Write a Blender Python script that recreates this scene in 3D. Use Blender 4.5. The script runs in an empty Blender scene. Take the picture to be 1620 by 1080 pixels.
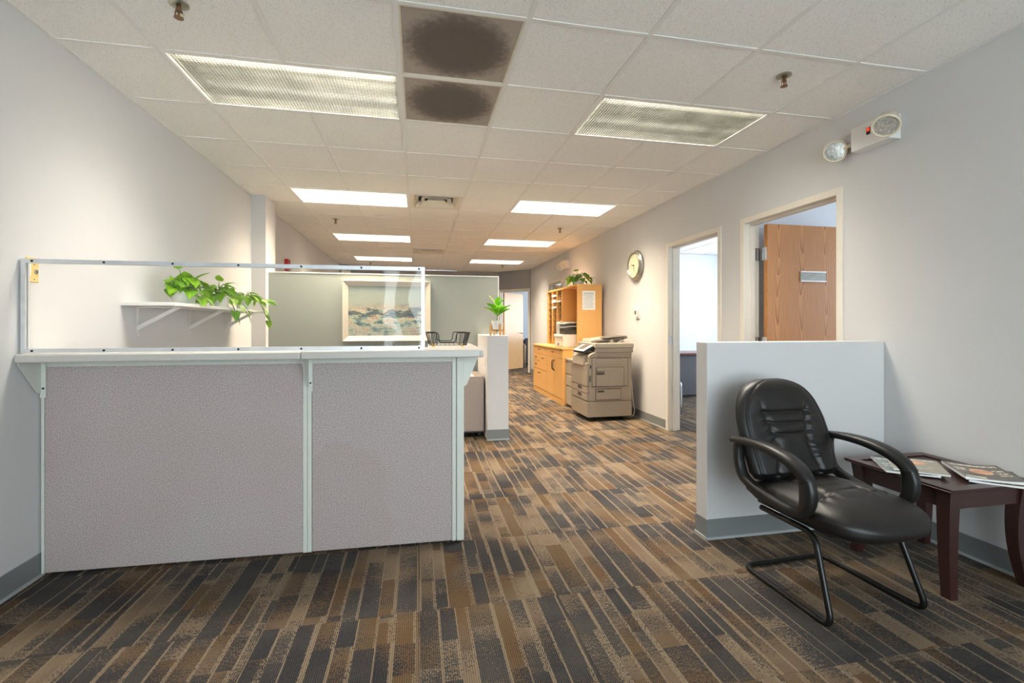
import bpy, bmesh, math, random
from mathutils import Vector, Matrix
random.seed(7)
SC = bpy.context.scene
COL = SC.collection
PI = math.pi
XL, XR, CE = -1.785, 2.82, 2.635      # left wall, right wall, ceiling height
GX, GY, T = -0.0996, 2.725, 0.61      # ceiling grid origin and module

# ------------------------------------------------------------------ camera
cam = bpy.data.cameras.new('camera')
cam.sensor_width = 36.0
cam.lens = 736.98 / 1620 * 36
cam.shift_y = -25.5 / 1620
cam.clip_start = 0.05
co = bpy.data.objects.new('camera', cam)
co.location = (0, 0, 1.208)
co.rotation_euler = (PI / 2, 0, -0.199423)
COL.objects.link(co)
SC.camera = co

# ------------------------------------------------------------------ exposure, sky
SC.view_settings.view_transform = 'Standard'
SC.view_settings.look = 'None'
SC.view_settings.gamma = 1.0
SC.view_settings.use_curve_mapping = False
SC.view_settings.exposure = 0.27
LAMP_W = 150.0                         # watts of each ceiling fixture
LAMP_W_NEAR = 54.0
LAMP_COL = (1.0, 0.83, 0.62)
LAMP_COL_NEAR = (1.0, 0.92, 0.80)      # front-row lamps tinted closer to neutral
SKY = 9.0
W = bpy.data.worlds.new('sky')
SC.world = W
W.use_nodes = True
_bg = W.node_tree.nodes['Background']
_bg.inputs['Color'].default_value = (0.84, 0.93, 1.0, 1)
_bg.inputs['Strength'].default_value = SKY

def portal(name, loc, rot, sx, sy):
    l = bpy.data.lights.new(name, 'AREA')
    l.shape = 'RECTANGLE'; l.size = sx; l.size_y = sy
    l.cycles.is_portal = True
    o = bpy.data.objects.new(name, l)
    o.location = loc; o.rotation_euler = rot
    COL.objects.link(o)

# daylight openings: shop window behind the camera, office windows on the right, far room
portal('daylight_portal', (0.8, -2.46, 1.3), (PI / 2, 0, 0), 3.2, 2.2)
portal('daylight_portal', (6.46, 2.4, 1.55), (0, PI / 2, 0), 1.5, 1.8)
portal('daylight_portal', (6.46, 6.2, 1.55), (0, PI / 2, 0), 1.5, 3.0)
portal('daylight_portal', (6.46, 12.6, 1.55), (0, PI / 2, 0), 1.5, 3.0)

# ------------------------------------------------------------------ node helpers
def lin(r, g, b):
    f = lambda c: (c / 255) / 12.92 if c / 255 <= 0.04045 else ((c / 255 + 0.055) / 1.055) ** 2.4
    return (f(r), f(g), f(b), 1.0)

class NT:
    def __init__(s, name):
        s.m = bpy.data.materials.new(name); s.m.use_nodes = True
        s.t = s.m.node_tree; s.t.nodes.clear()
        s.out = s.t.nodes.new('ShaderNodeOutputMaterial')
        s.b = s.t.nodes.new('ShaderNodeBsdfPrincipled')
        s.t.links.new(s.b.outputs[0], s.out.inputs[0])
    def n(s, typ, **kw):
        nd = s.t.nodes.new(typ)
        for k, v in kw.items(): setattr(nd, k, v)
        return nd
    def put(s, sock, v):
        if hasattr(v, 'is_output') or isinstance(v, bpy.types.NodeSocket): s.t.links.new(v, sock)
        else: sock.default_value = v
    def math(s, op, a, b=0.0, c=0.0):
        nd = s.n('ShaderNodeMath', operation=op)
        s.put(nd.inputs[0], a); s.put(nd.inputs[1], b); s.put(nd.inputs[2], c)
        return nd.outputs[0]
    def pos(s, kind='Object'):
        if kind == 'World':
            return s.n('ShaderNodeNewGeometry').outputs['Position']
        return s.n('ShaderNodeTexCoord').outputs[kind]
    def xyz(s, v):
        nd = s.n('ShaderNodeSeparateXYZ'); s.put(nd.inputs[0], v); return nd.outputs
    def comb(s, x, y, z=0.0):
        nd = s.n('ShaderNodeCombineXYZ')
        s.put(nd.inputs[0], x); s.put(nd.inputs[1], y); s.put(nd.inputs[2], z); return nd.outputs[0]
    def mapping(s, v, scale=(1, 1, 1), loc=(0, 0, 0), rot=(0, 0, 0)):
        nd = s.n('ShaderNodeMapping'); s.put(nd.inputs[0], v)
        nd.inputs['Location'].default_value = loc; nd.inputs['Rotation'].default_value = rot
        nd.inputs['Scale'].default_value = scale; return nd.outputs[0]
    def noise(s, v, scale=5.0, detail=2.0, rough=0.5, col=False):
        nd = s.n('ShaderNodeTexNoise'); s.put(nd.inputs['Vector'], v)
        nd.inputs['Scale'].default_value = scale; nd.inputs['Detail'].default_value = detail
        nd.inputs['Roughness'].default_value = rough
        return nd.outputs['Color' if col else 'Fac']
    def white(s, v):
        nd = s.n('ShaderNodeTexWhiteNoise', noise_dimensions='3D'); s.put(nd.inputs['Vector'], v); return nd.outputs['Value']
    def ramp(s, f, stops, interp='LINEAR'):
        nd = s.n('ShaderNodeValToRGB'); s.put(nd.inputs[0], f)
        cr = nd.color_ramp; cr.interpolation = interp
        while len(cr.elements) < len(stops): cr.elements.new(0.5)
        for e, (p, c) in zip(cr.elements, stops): e.position = p; e.color = c
        return nd.outputs[0]
    def mix(s, f, a, b, blend='MIX'):
        nd = s.n('ShaderNodeMix', data_type='RGBA', blend_type=blend)
        s.put(nd.inputs[0], f); s.put(nd.inputs[6], a); s.put(nd.inputs[7], b); return nd.outputs[2]
    def bump(s, h, strength=0.3, dist=0.01):
        nd = s.n('ShaderNodeBump'); s.put(nd.inputs['Height'], h)
        nd.inputs['Strength'].default_value = strength; nd.inputs['Distance'].default_value = dist
        s.t.links.new(nd.outputs[0], s.b.inputs['Normal'])
    def set(s, **kw):
        names = dict(col='Base Color', rough='Roughness', metal='Metallic', spec='Specular IOR Level',
                     coat='Coat Weight', sheen='Sheen Weight', ecol='Emission Color', estr='Emission Strength')
        for k, v in kw.items(): s.put(s.b.inputs[names[k]], v)
        return s

MATS = {}
def plain(name, rgb, rough=0.5, metal=0.0, var=0.06, scale=30.0, bump=0.0, bscale=None, **kw):
    """one colour with a little procedural variation and relief"""
    n = NT(name); p = n.pos()
    c = lin(*rgb)
    dark = tuple(v * (1 - var) for v in c[:3]) + (1,)
    light = tuple(min(1, v * (1 + var)) for v in c[:3]) + (1,)
    f = n.noise(p, scale, 3.0)
    n.set(col=n.ramp(f, [(0.3, dark), (0.7, light)]), rough=rough, metal=metal, **kw)
    if bump: n.bump(n.noise(p, bscale or scale * 4, 2.0), bump, 0.002)
    MATS[name] = n.m
    return n.m

# --- paint, ceiling
plain('wall_paint', (209, 208, 208), 0.75, var=0.015, scale=1.5, bump=0.12, bscale=220)
plain('grey_paint', (150, 148, 148), 0.7, var=0.02, scale=2, bump=0.1, bscale=200)
plain('blue_paint', (214, 220, 228), 0.7, var=0.02, scale=2, bump=0.1, bscale=200)
plain('frame_paint', (226, 219, 207), 0.38, var=0.02, scale=6)
plain('white_paint', (226, 225, 222), 0.4, var=0.02, scale=8)
plain('tee_white', (234, 232, 228), 0.45, var=0.02, scale=8)
plain('housing_white', (225, 225, 220), 0.4)
plain('vinyl_base', (124, 127, 127), 0.42, var=0.04, scale=5)
plain('vinyl_toe', (172, 176, 176), 0.45, var=0.03, scale=5)
plain('sage_trim', (214, 216, 207), 0.45, var=0.015, scale=5)
plain('counter_lam', (200, 195, 188), 0.35, var=0.02, scale=60)
plain('counter_edge', (206, 204, 200), 0.38, var=0.02, scale=40)
plain('aluminium', (222, 224, 226), 0.42, 0.55, var=0.05, scale=20)
plain('chrome', (215, 216, 218), 0.12, 1.0, var=0.02)
plain('steel_dark', (110, 106, 100), 0.35, 1.0)
plain('bronze', (140, 112, 88), 0.35, 1.0)
plain('black_wire', (24, 24, 26), 0.4, 0.3)
plain('black_plastic', (24, 23, 23), 0.42, var=0.1)
plain('black_tube', (20, 19, 19), 0.32, 0.2)
plain('screw_black', (30, 30, 32), 0.4, 0.5)
plain('brass', (214, 170, 70), 0.25, 1.0)
plain('pot_white', (232, 230, 226), 0.4, var=0.01)
plain('bamboo', (205, 156, 92), 0.5, var=0.1, scale=20)
plain('soil', (60, 45, 34), 0.9, var=0.3)
plain('stem_green', (96, 128, 52), 0.5)
plain('taupe_metal', (164, 148, 138), 0.45, var=0.02)
plain('dark_metal', (52, 48, 46), 0.45)
plain('copier_beige', (154, 141, 126), 0.5, var=0.02)
plain('copier_light', (172, 160, 144), 0.5, var=0.02)
plain('copier_dark', (70, 62, 56), 0.5)
plain('copier_grey', (98, 90, 82), 0.5)
plain('screen_grey', (196, 200, 196), 0.25)
plain('printer_white', (226, 222, 214), 0.45)
plain('printer_grey', (192, 188, 180), 0.5)
plain('paper', (240, 239, 236), 0.7, var=0.01)
plain('ink_grey', (140, 140, 142), 0.8)
plain('slot_grey', (132, 118, 104), 0.6)
plain('red_plastic', (176, 34, 30), 0.4)
plain('ivory', (228, 214, 178), 0.4)
plain('almond_plate', (231, 201, 132), 0.4)
plain('cream_head', (222, 210, 186), 0.35)
plain('clock_face', (228, 228, 196), 0.45)
plain('clock_rim', (168, 166, 154), 0.3, 0.8)
plain('lens_silver', (206, 206, 200), 0.38, 0.6, var=0.35, scale=70)
plain('desk_grey', (82, 82, 88), 0.6)
plain('desk_top', (120, 70, 56), 0.3)
plain('pale_wood', (214, 186, 150), 0.5)
plain('seat_dark', (50, 50, 56), 0.7)
plain('sign_plate', (150, 152, 146), 0.4, 0.3, var=0.03)
plain('sign_text', (206, 200, 184), 0.5)
plain('board_blue', (150, 164, 172), 0.4)
plain('mat_cream', (212, 203, 188), 0.45, var=0.02)
plain('cord_white', (222, 218, 208), 0.5)
plain('diffuser_cream', (222, 214, 198), 0.5, var=0.03)

def m_tile():
    n = NT('ceiling_tile'); p = n.pos('World')
    f = n.noise(p, 260, 1.0); g = n.noise(p, 120, 2.0); h = n.noise(p, 1.3, 2)
    speck = n.ramp(f, [(0.30, (1, 1, 1, 1)), (0.36, (0, 0, 0, 1))])
    base = n.ramp(h, [(0.3, lin(243, 241, 237)), (0.7, lin(247, 245, 241))])
    n.set(col=n.mix(speck, base, lin(190, 182, 172)), rough=0.9, spec=0.15)
    n.bump(n.math('ADD', n.math('MULTIPLY', g, 0.6), f), 0.35, 0.002)
    MATS['ceiling_tile'] = n.m
m_tile()

def m_carpet():
    """modular carpet: each tile has lengthwise strips whose navy yarn fades in and out, brown blocks and thin tan lines"""
    n = NT('carpet'); x, y, z = n.xyz(n.pos('World'))
    M, A, S = (lambda a, b: n.math('MULTIPLY', a, b)), (lambda a, b: n.math('ADD', a, b)), (lambda a, b: n.math('SUBTRACT', a, b))
    tx = n.math('DIVIDE', S(x, 0.005), T); ty = n.math('DIVIDE', S(y, 1.395), T)
    ix = n.math('FLOOR', tx); iy = n.math('FLOOR', ty); fx = n.math('FRACT', tx)
    seed = A(M(ix, 17.3), M(iy, 5.7))
    rag = n.noise(n.comb(M(x, 36), M(y, 130)), 1.0, 2)                       # ragged yarn ends
    warp = n.noise(n.comb(A(M(fx, 4.2), M(seed, 3.1)), 0.0), 1.0, 1)         # strips of unequal width
    sx = A(A(M(fx, 8.2), M(warp, 1.9)), M(S(rag, 0.5), 0.10))
    sid = n.math('FLOOR', sx); sf = n.math('FRACT', sx)
    q = A(M(sid, 2.37), seed)
    lump = n.noise(n.comb(A(M(x, 2.6), M(ix, 9.1)), M(A(y, M(iy, 0.35)), 2.0)), 1.0, 1)   # strips side by side share tone
    own = n.noise(n.comb(q, M(y, 4.6)), 1.0, 2)
    step = n.white(n.comb(q, n.math('FLOOR', A(M(y, 4.6), M(own, 1.4))), 1.7))
    D = A(A(M(S(lump, 0.5), 3.2), M(S(own, 0.5), 1.8)), M(S(step, 0.5), 0.85))
    D = A(D, 0.56)
    st = n.noise(n.comb(M(x, 240), M(y, 95)), 1.0, 2)
    mot = n.noise(n.comb(M(x, 60), M(y, 70)), 1.0, 2)
    th = S(D, A(M(S(st, 0.5), 2.4), M(S(rag, 0.5), 0.9)))
    dark = n.ramp(th, [(0.36, (0, 0, 0, 1)), (0.64, (1, 1, 1, 1))])
    blk = n.white(n.comb(A(M(sid, 3.1), M(ix, 11)), n.math('FLOOR', A(A(M(y, 2.4), M(n.white(n.comb(A(M(sid, 1.3), seed), 4.4, 2.0)), 1.0)), M(S(rag, 0.5), 0.06))), 8.2))
    bl2 = n.noise(n.comb(A(M(x, 2.2), 40), A(M(y, 1.7), M(iy, 2.3))), 1.0, 1)
    bb = A(M(blk, 0.5), M(S(bl2, 0.25), 1.1))
    tan = lin(148, 130, 109)
    ground = n.ramp(A(bb, M(S(st, 0.5), 0.25)), [(0.36, lin(138, 120, 100)), (0.48, lin(122, 104, 86)), (0.62, lin(112, 92, 70)), (0.78, lin(108, 84, 60)), (0.9, lin(128, 110, 91))])
    navy = n.ramp(A(own, M(S(mot, 0.5), 0.4)), [(0.3, lin(42, 49, 60)), (0.7, lin(74, 74, 74))])
    col = n.mix(M(dark, 0.86), ground, navy)
    thin = M(n.math('GREATER_THAN', sf, A(0.72, M(step, 0.22))), n.math('GREATER_THAN', A(st, M(step, 0.3)), 0.52))
    col = n.mix(M(thin, 0.85), col, tan)
    rib = M(A(n.math('SINE', M(x, 2 * PI / 0.0078)), 1.0), 0.5)
    col = n.mix(M(rib, 0.42), col, lin(60, 56, 52), 'MULTIPLY')
    n.set(col=col, rough=0.95, spec=0.1)
    n.bump(A(M(rib, 0.6), st), 0.45, 0.004)
    MATS['carpet'] = n.m
m_carpet()

def m_wood(name, light, dark, axis=2, flitch=0.30, arch=9.0, freq=5.0, contrast=0.6, rough=0.4):
    """veneer: nested cathedral arches repeated by flitch, with fine pores along the grain axis"""
    n = NT(name); x, y, z = n.xyz(n.pos())
    ax = [x, y, z]; along = ax[axis]; o = [a for i, a in enumerate(ax) if i != axis]
    a = n.math('ADD', o[0], n.math('MULTIPLY', o[1], 0.9))
    wob = n.noise(n.comb(n.math('MULTIPLY', a, 6.0), n.math('MULTIPLY', along, 0.9)), 1.0, 2)
    k = n.math('DIVIDE', n.math('ADD', a, 5.03), flitch)
    c = n.math('SUBTRACT', n.math('FRACT', k), 0.5)
    c = n.math('ADD', c, n.math('MULTIPLY', n.math('SUBTRACT', wob, 0.5), 0.45))
    v = n.math('ADD', n.math('MULTIPLY', n.math('MULTIPLY', c, c), arch), n.math('MULTIPLY', along, -0.55))
    v = n.math('ADD', v, n.math('MULTIPLY', n.math('FLOOR', k), 0.37))
    v = n.math('ADD', v, n.math('MULTIPLY', wob, 0.35))
    saw = n.math('FRACT', n.math('MULTIPLY', v, freq))
    line = n.math('POWER', saw, 3.0)
    fine = n.noise(n.comb(n.math('MULTIPLY', a, 260), n.math('MULTIPLY', along, 4)), 1.0, 3)
    f = n.math('ADD', n.math('MULTIPLY', line, 0.5 * contrast), n.math('MULTIPLY', fine, 0.55))
    n.set(col=n.ramp(f, [(0.18, lin(*light)), (0.72, lin(*dark))]), rough=rough); n.bump(fine, 0.08, 0.002)
    MATS[name] = n.m
m_wood('oak', (204, 142, 82), (146, 88, 42), contrast=1.05, freq=8.0, flitch=0.24)
m_wood('far_oak', (222, 180, 130), (190, 142, 92), contrast=0.5, rough=0.22)
m_wood('maple', (228, 176, 106), (214, 156, 86), contrast=0.2, freq=3.0, rough=0.38)
m_wood('maple_dark', (214, 140, 62), (198, 122, 48), contrast=0.2, freq=3.0)
m_wood('mahogany', (62, 36, 31), (36, 20, 18), axis=0, contrast=0.4, rough=0.3)

def m_fabric():
    n = NT('panel_fabric'); p = n.pos(); x, y, z = n.xyz(p)
    f = n.noise(p, 210, 3, 0.65); g = n.noise(p, 2.5, 3)
    wv = n.noise(n.comb(n.math('MULTIPLY', x, 60), 0.0, n.math('MULTIPLY', z, 420)), 1.0, 2)
    base = n.ramp(f, [(0.30, lin(128, 115, 114)), (0.5, lin(180, 168, 166)), (0.70, lin(220, 209, 208))])
    base = n.mix(n.ramp(g, [(0.35, (0.16, 0.16, 0.16, 1)), (0.65, (0, 0, 0, 1))]), base, lin(164, 138, 122))
    n.set(col=n.mix(n.math('MULTIPLY', wv, 0.12), base, lin(210, 200, 196)), rough=0.95, spec=0.1)
    n.bump(f, 0.06, 0.001)
    MATS['panel_fabric'] = n.m
    # the same cloth with an old rounded water stain (wear of its own)
    n = NT('panel_fabric_stained'); p = n.pos(); x, y, z = n.xyz(p)
    f = n.noise(p, 210, 3, 0.65); wob = n.noise(p, 4, 3)
    base = n.ramp(f, [(0.30, lin(128, 115, 114)), (0.5, lin(180, 168, 166)), (0.70, lin(220, 209, 208))])
    dx = n.math('DIVIDE', n.math('SUBTRACT', x, 1.38), 0.26)
    dz = n.math('DIVIDE', n.math('SUBTRACT', z, 0.22), 0.36)
    r = n.math('SQRT', n.math('ADD', n.math('MULTIPLY', dx, dx), n.math('MULTIPLY', dz, dz)))
    r = n.math('ADD', r, n.math('MULTIPLY', n.math('SUBTRACT', wob, 0.5), 0.8))
    st = n.ramp(r, [(0.3, (0.07, 0.07, 0.07, 1)), (0.93, (0.14, 0.14, 0.14, 1)), (1.02, (0, 0, 0, 1))])
    n.set(col=n.mix(st, base, lin(166, 132, 106)), rough=0.95, spec=0.1)
    n.bump(f, 0.06, 0.001)
    MATS['panel_fabric_stained'] = n.m
m_fabric()

def m_wallcover():
    n = NT('wallcover'); p = n.pos('World'); x, y, z = n.xyz(p)
    f = n.noise(n.comb(n.math('MULTIPLY', x, 500), y, n.math('MULTIPLY', z, 500)), 1.0, 2)
    g = n.noise(p, 3, 2)
    n.set(col=n.mix(n.math('MULTIPLY', g, 0.4), n.ramp(f, [(0.3, lin(140, 147, 142)), (0.7, lin(156, 163, 158))]), lin(152, 152, 143)), rough=0.7)
    n.bump(f, 0.2, 0.001)
    MATS['wallcover'] = n.m
m_wallcover()

def m_leather():
    n = NT('leather'); p = n.pos()
    f = n.noise(p, 420, 2); g = n.noise(p, 14, 3)
    n.set(col=n.ramp(g, [(0.3, lin(16, 14, 13)), (0.7, lin(25, 21, 19))]), rough=n.math('ADD', 0.36, n.math('MULTIPLY', g, 0.16)), spec=0.48)
    n.bump(n.math('ADD', f, n.math('MULTIPLY', g, 1.5)), 0.18, 0.002)
    MATS['leather'] = n.m
m_leather()

def m_leaf(name, a, b, vein):
    n = NT(name); x, y, z = n.xyz(n.pos())
    oi = n.n('ShaderNodeObjectInfo').outputs['Random']
    c = n.mix(oi, lin(*a), lin(*b))
    mid = n.ramp(n.math('ABSOLUTE', x), [(0.0, (1, 1, 1, 1)), (0.045, (0, 0, 0, 1))])
    c = n.mix(n.math('MULTIPLY', mid, 0.55), c, lin(*vein))
    n.set(col=c, rough=0.38)
    n.b.inputs['Subsurface Weight'].default_value = 0.0
    tr = n.n('ShaderNodeBsdfTranslucent'); n.put(tr.inputs[0], c)
    mx = n.n('ShaderNodeMixShader'); mx.inputs[0].default_value = 0.28
    n.t.links.new(n.b.outputs[0], mx.inputs[1]); n.t.links.new(tr.outputs[0], mx.inputs[2])
    n.t.links.new(mx.outputs[0], n.out.inputs[0])
    MATS[name] = n.m
m_leaf('leaf_pothos', (86, 142, 18), (140, 190, 40), (176, 204, 70))
m_leaf('leaf_fig', (92, 176, 24), (132, 206, 40), (196, 224, 110))
m_leaf('leaf_dark', (66, 112, 22), (104, 146, 36), (150, 180, 80))
m_leaf('leaf_pale', (214, 224, 150), (190, 214, 110), (236, 238, 196))

def m_clear(name, tint, refl=1.0, ior=1.49):
    """thin clear sheet: straight transmission plus a mirror-like surface reflection"""
    n = NT(name); n.t.nodes.remove(n.b)
    tr = n.n('ShaderNodeBsdfTransparent'); tr.inputs[0].default_value = tint
    gl = n.n('ShaderNodeBsdfGlossy'); gl.inputs['Roughness'].default_value = 0.02
    gl.inputs['Color'].default_value = (1, 1, 1, 1)
    fr = n.n('ShaderNodeFresnel'); fr.inputs['IOR'].default_value = ior
    mx = n.n('ShaderNodeMixShader')
    n.put(mx.inputs[0], n.math('MULTIPLY', fr.outputs[0], refl))
    n.t.links.new(tr.outputs[0], mx.inputs[1]); n.t.links.new(gl.outputs[0], mx.inputs[2])
    n.t.links.new(mx.outputs[0], n.out.inputs[0])
    MATS[name] = n.m
m_clear('acrylic', (0.975, 0.98, 0.975, 1), 0.75)
m_clear('window_glass', (0.96, 0.98, 0.97, 1), 0.8)

def m_emit(name, rgb, strength, base=(230, 230, 225)):
    n = NT(name); n.set(col=lin(*base), rough=0.5, ecol=lin(*rgb), estr=strength); MATS[name] = n.m
m_emit('lamp_white', (250, 248, 240), 0.7)
m_emit('lens_lit', (250, 252, 250), 0.55)
m_emit('red_led', (255, 50, 20), 1.5, (120, 10, 8))

def m_louver(name, rgb, metal, rough, e=0.0):
    n = NT(name); p = n.pos('World')
    g = n.noise(p, 6, 2)
    c = lin(*rgb); d = tuple(v * 0.8 for v in c[:3]) + (1,)
    n.set(col=n.ramp(g, [(0.3, d), (0.7, c)]), rough=rough, metal=metal)
    if e: n.set(ecol=(1, 1, 0.98, 1), estr=e)
    MATS[name] = n.m
m_louver('louver_silver', (198, 198, 194), 1.0, 0.10)
m_louver('louver_glow', (104, 107, 108), 0.0, 0.4, 0.22)  # far-row blades given a glow of their own to look lit

def m_grille():
    n = NT('return_grille'); x, y, z = n.xyz(n.pos())
    px = n.math('FRACT', n.math('MULTIPLY', x, 150)); py = n.math('FRACT', n.math('MULTIPLY', y, 150))
    dx = n.math('SUBTRACT', px, 0.5); dy = n.math('SUBTRACT', py, 0.5)
    hole = n.math('LESS_THAN', n.math('ADD', n.math('MULTIPLY', dx, dx), n.math('MULTIPLY', dy, dy)), 0.10)
    w = n.noise(n.pos(), 30, 3); w2 = n.noise(n.pos(), 5, 2)
    r = n.math('SQRT', n.math('ADD', n.math('MULTIPLY', x, x), n.math('MULTIPLY', y, y)))
    r = n.math('ADD', r, n.math('ADD', n.math('MULTIPLY', n.math('SUBTRACT', w, 0.5), 0.09), n.math('MULTIPLY', n.math('SUBTRACT', w2, 0.5), 0.05)))
    dust = n.ramp(r, [(0.16, lin(104, 94, 87)), (0.225, lin(118, 107, 99)), (0.30, lin(186, 174, 162))])
    n.set(col=n.mix(n.math('MULTIPLY', hole, 0.75), dust, lin(70, 60, 54)), rough=0.7)
    MATS['return_grille'] = n.m
m_grille()

def m_painting():
    n = NT('harbour_painting'); p = n.pos(); x, y, z = n.xyz(p)
    big = n.noise(n.comb(n.math('MULTIPLY', x, 2.2), 3.1, n.math('MULTIPLY', z, 6)), 1.0, 4, 0.6)
    sm = n.noise(n.comb(n.math('MULTIPLY', x, 8), 1.7, n.math('MULTIPLY', z, 22)), 1.0, 4, 0.65)
    zz = n.math('ADD', n.math('DIVIDE', n.math('ADD', z, 0.30), 0.60), n.math('MULTIPLY', n.math('SUBTRACT', big, 0.5), 0.22))
    ground = n.ramp(zz, [(0.0, lin(150, 164, 158)), (0.18, lin(140, 160, 166)), (0.40, lin(176, 182, 168)), (0.50, lin(160, 150, 132)), (0.58, lin(168, 158, 142)), (0.66, lin(160, 168, 156)), (1.0, lin(160, 170, 162))])
    dabs = n.ramp(sm, [(0.34, lin(38, 60, 74)), (0.42, lin(104, 136, 140)), (0.48, lin(166, 172, 146)), (0.54, lin(200, 196, 170)), (0.60, lin(160, 104, 92)), (0.66, lin(224, 214, 190)), (0.74, lin(70, 110, 150))])
    band = n.ramp(zz, [(0.02, (0.5, 0.5, 0.5, 1)), (0.30, (0.85, 0.85, 0.85, 1)), (0.50, (0.95, 0.95, 0.95, 1)), (0.58, (0.25, 0.25, 0.25, 1)), (0.66, (0.05, 0.05, 0.05, 1))])
    c = n.mix(band, ground, dabs)
    hull = n.noise(n.comb(n.math('MULTIPLY', x, 5), 9.0, n.math('MULTIPLY', z, 12)), 1.0, 2)
    hz = n.math('ABSOLUTE', n.math('SUBTRACT', zz, 0.47))
    hm = n.math('MULTIPLY', n.math('LESS_THAN', hz, 0.09), n.math('GREATER_THAN', hull, 0.50))
    c = n.mix(n.math('MULTIPLY', hm, 0.8), c, lin(66, 78, 84))
    mast = n.white(n.comb(n.math('FLOOR', n.math('MULTIPLY', x, 90)), 2.0, 0.0))
    mm = n.math('MULTIPLY', n.math('GREATER_THAN', mast, 0.93), n.math('MULTIPLY', n.math('GREATER_THAN', zz, 0.5), n.math('LESS_THAN', zz, 0.92)))
    c = n.mix(n.math('MULTIPLY', mm, 0.35), c, lin(120, 120, 110))
    n.set(col=c, rough=0.5); n.bump(sm, 0.15, 0.002)
    MATS['harbour_painting'] = n.m
m_painting()

def m_cover(name, bg, ink, pict, pc, pw, title_v, lines):
    """printed magazine cover in local metres (x right, y up the page): ground, title bar, picture, rows of unreadable type"""
    n = NT(name); x, y, z = n.xyz(n.pos())
    nz = n.noise(n.pos(), 26, 3)
    c = n.mix(n.ramp(nz, [(0.35, (0, 0, 0, 1)), (0.7, (0.5, 0.5, 0.5, 1))]), lin(*bg), lin(*[min(255, v + 40) for v in bg]))
    ex = n.math('DIVIDE', n.math('SUBTRACT', x, pc[0]), pw[0]); ey = n.math('DIVIDE', n.math('SUBTRACT', y, pc[1]), pw[1])
    r = n.math('ADD', n.math('ADD', n.math('MULTIPLY', ex, ex), n.math('MULTIPLY', ey, ey)), n.math('MULTIPLY', n.math('SUBTRACT', nz, 0.5), 1.1))
    c = n.mix(n.ramp(r, [(0.8, (1, 1, 1, 1)), (1.05, (0, 0, 0, 1))]), c, n.ramp(nz, [(0.3, lin(*pict)), (0.65, lin(230, 190, 150))]))
    gl = n.white(n.comb(n.math('FLOOR', n.math('MULTIPLY', x, 130)), n.math('FLOOR', n.math('MULTIPLY', y, 160)), 4.0))
    for (x0, x1, y0, y1, dens) in [(-0.09, 0.09, title_v - 0.012, title_v + 0.012, 0.25)] + lines:
        m = n.math('MULTIPLY', n.math('MULTIPLY', n.math('GREATER_THAN', x, x0), n.math('LESS_THAN', x, x1)),
                   n.math('MULTIPLY', n.math('GREATER_THAN', y, y0), n.math('LESS_THAN', y, y1)))
        c = n.mix(n.math('MULTIPLY', m, n.math('GREATER_THAN', gl, dens)), c, lin(*ink))
    n.set(col=c, rough=0.3)
    MATS[name] = n.m
m_cover('cover_dark', (86, 80, 74), (236, 224, 204), (196, 110, 62), (0.0, 0.0), (0.045, 0.055), 0.105,
        [(-0.09, -0.05, 0.0, 0.018, 0.3), (-0.09, -0.045, 0.03, 0.048, 0.3), (0.05, 0.092, -0.02, 0.0, 0.3), (0.05, 0.092, -0.055, -0.035, 0.3), (0.045, 0.09, 0.02, 0.04, 0.3), (-0.09, -0.02, -0.125, -0.10, -1.0)])
m_cover('cover_teal', (112, 122, 118), (222, 226, 226), (206, 96, 60), (0.02, 0.05), (0.07, 0.035), 0.11,
        [(-0.085, 0.0, 0.0, 0.016, 0.3), (-0.085, -0.01, -0.04, -0.025, 0.3)])
m_cover('cover_grey', (140, 136, 122), (196, 206, 206), (204, 120, 70), (0.0, 0.06), (0.05, 0.04), 0.12,
        [(-0.06, 0.05, -0.06, -0.05, 0.3)])
m_cover('cover_green', (52, 58, 46), (226, 206, 120), (224, 96, 30), (0.06, -0.09), (0.04, 0.03), 0.11,
        [(-0.09, 0.06, -0.125, -0.105, 0.4)])

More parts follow.
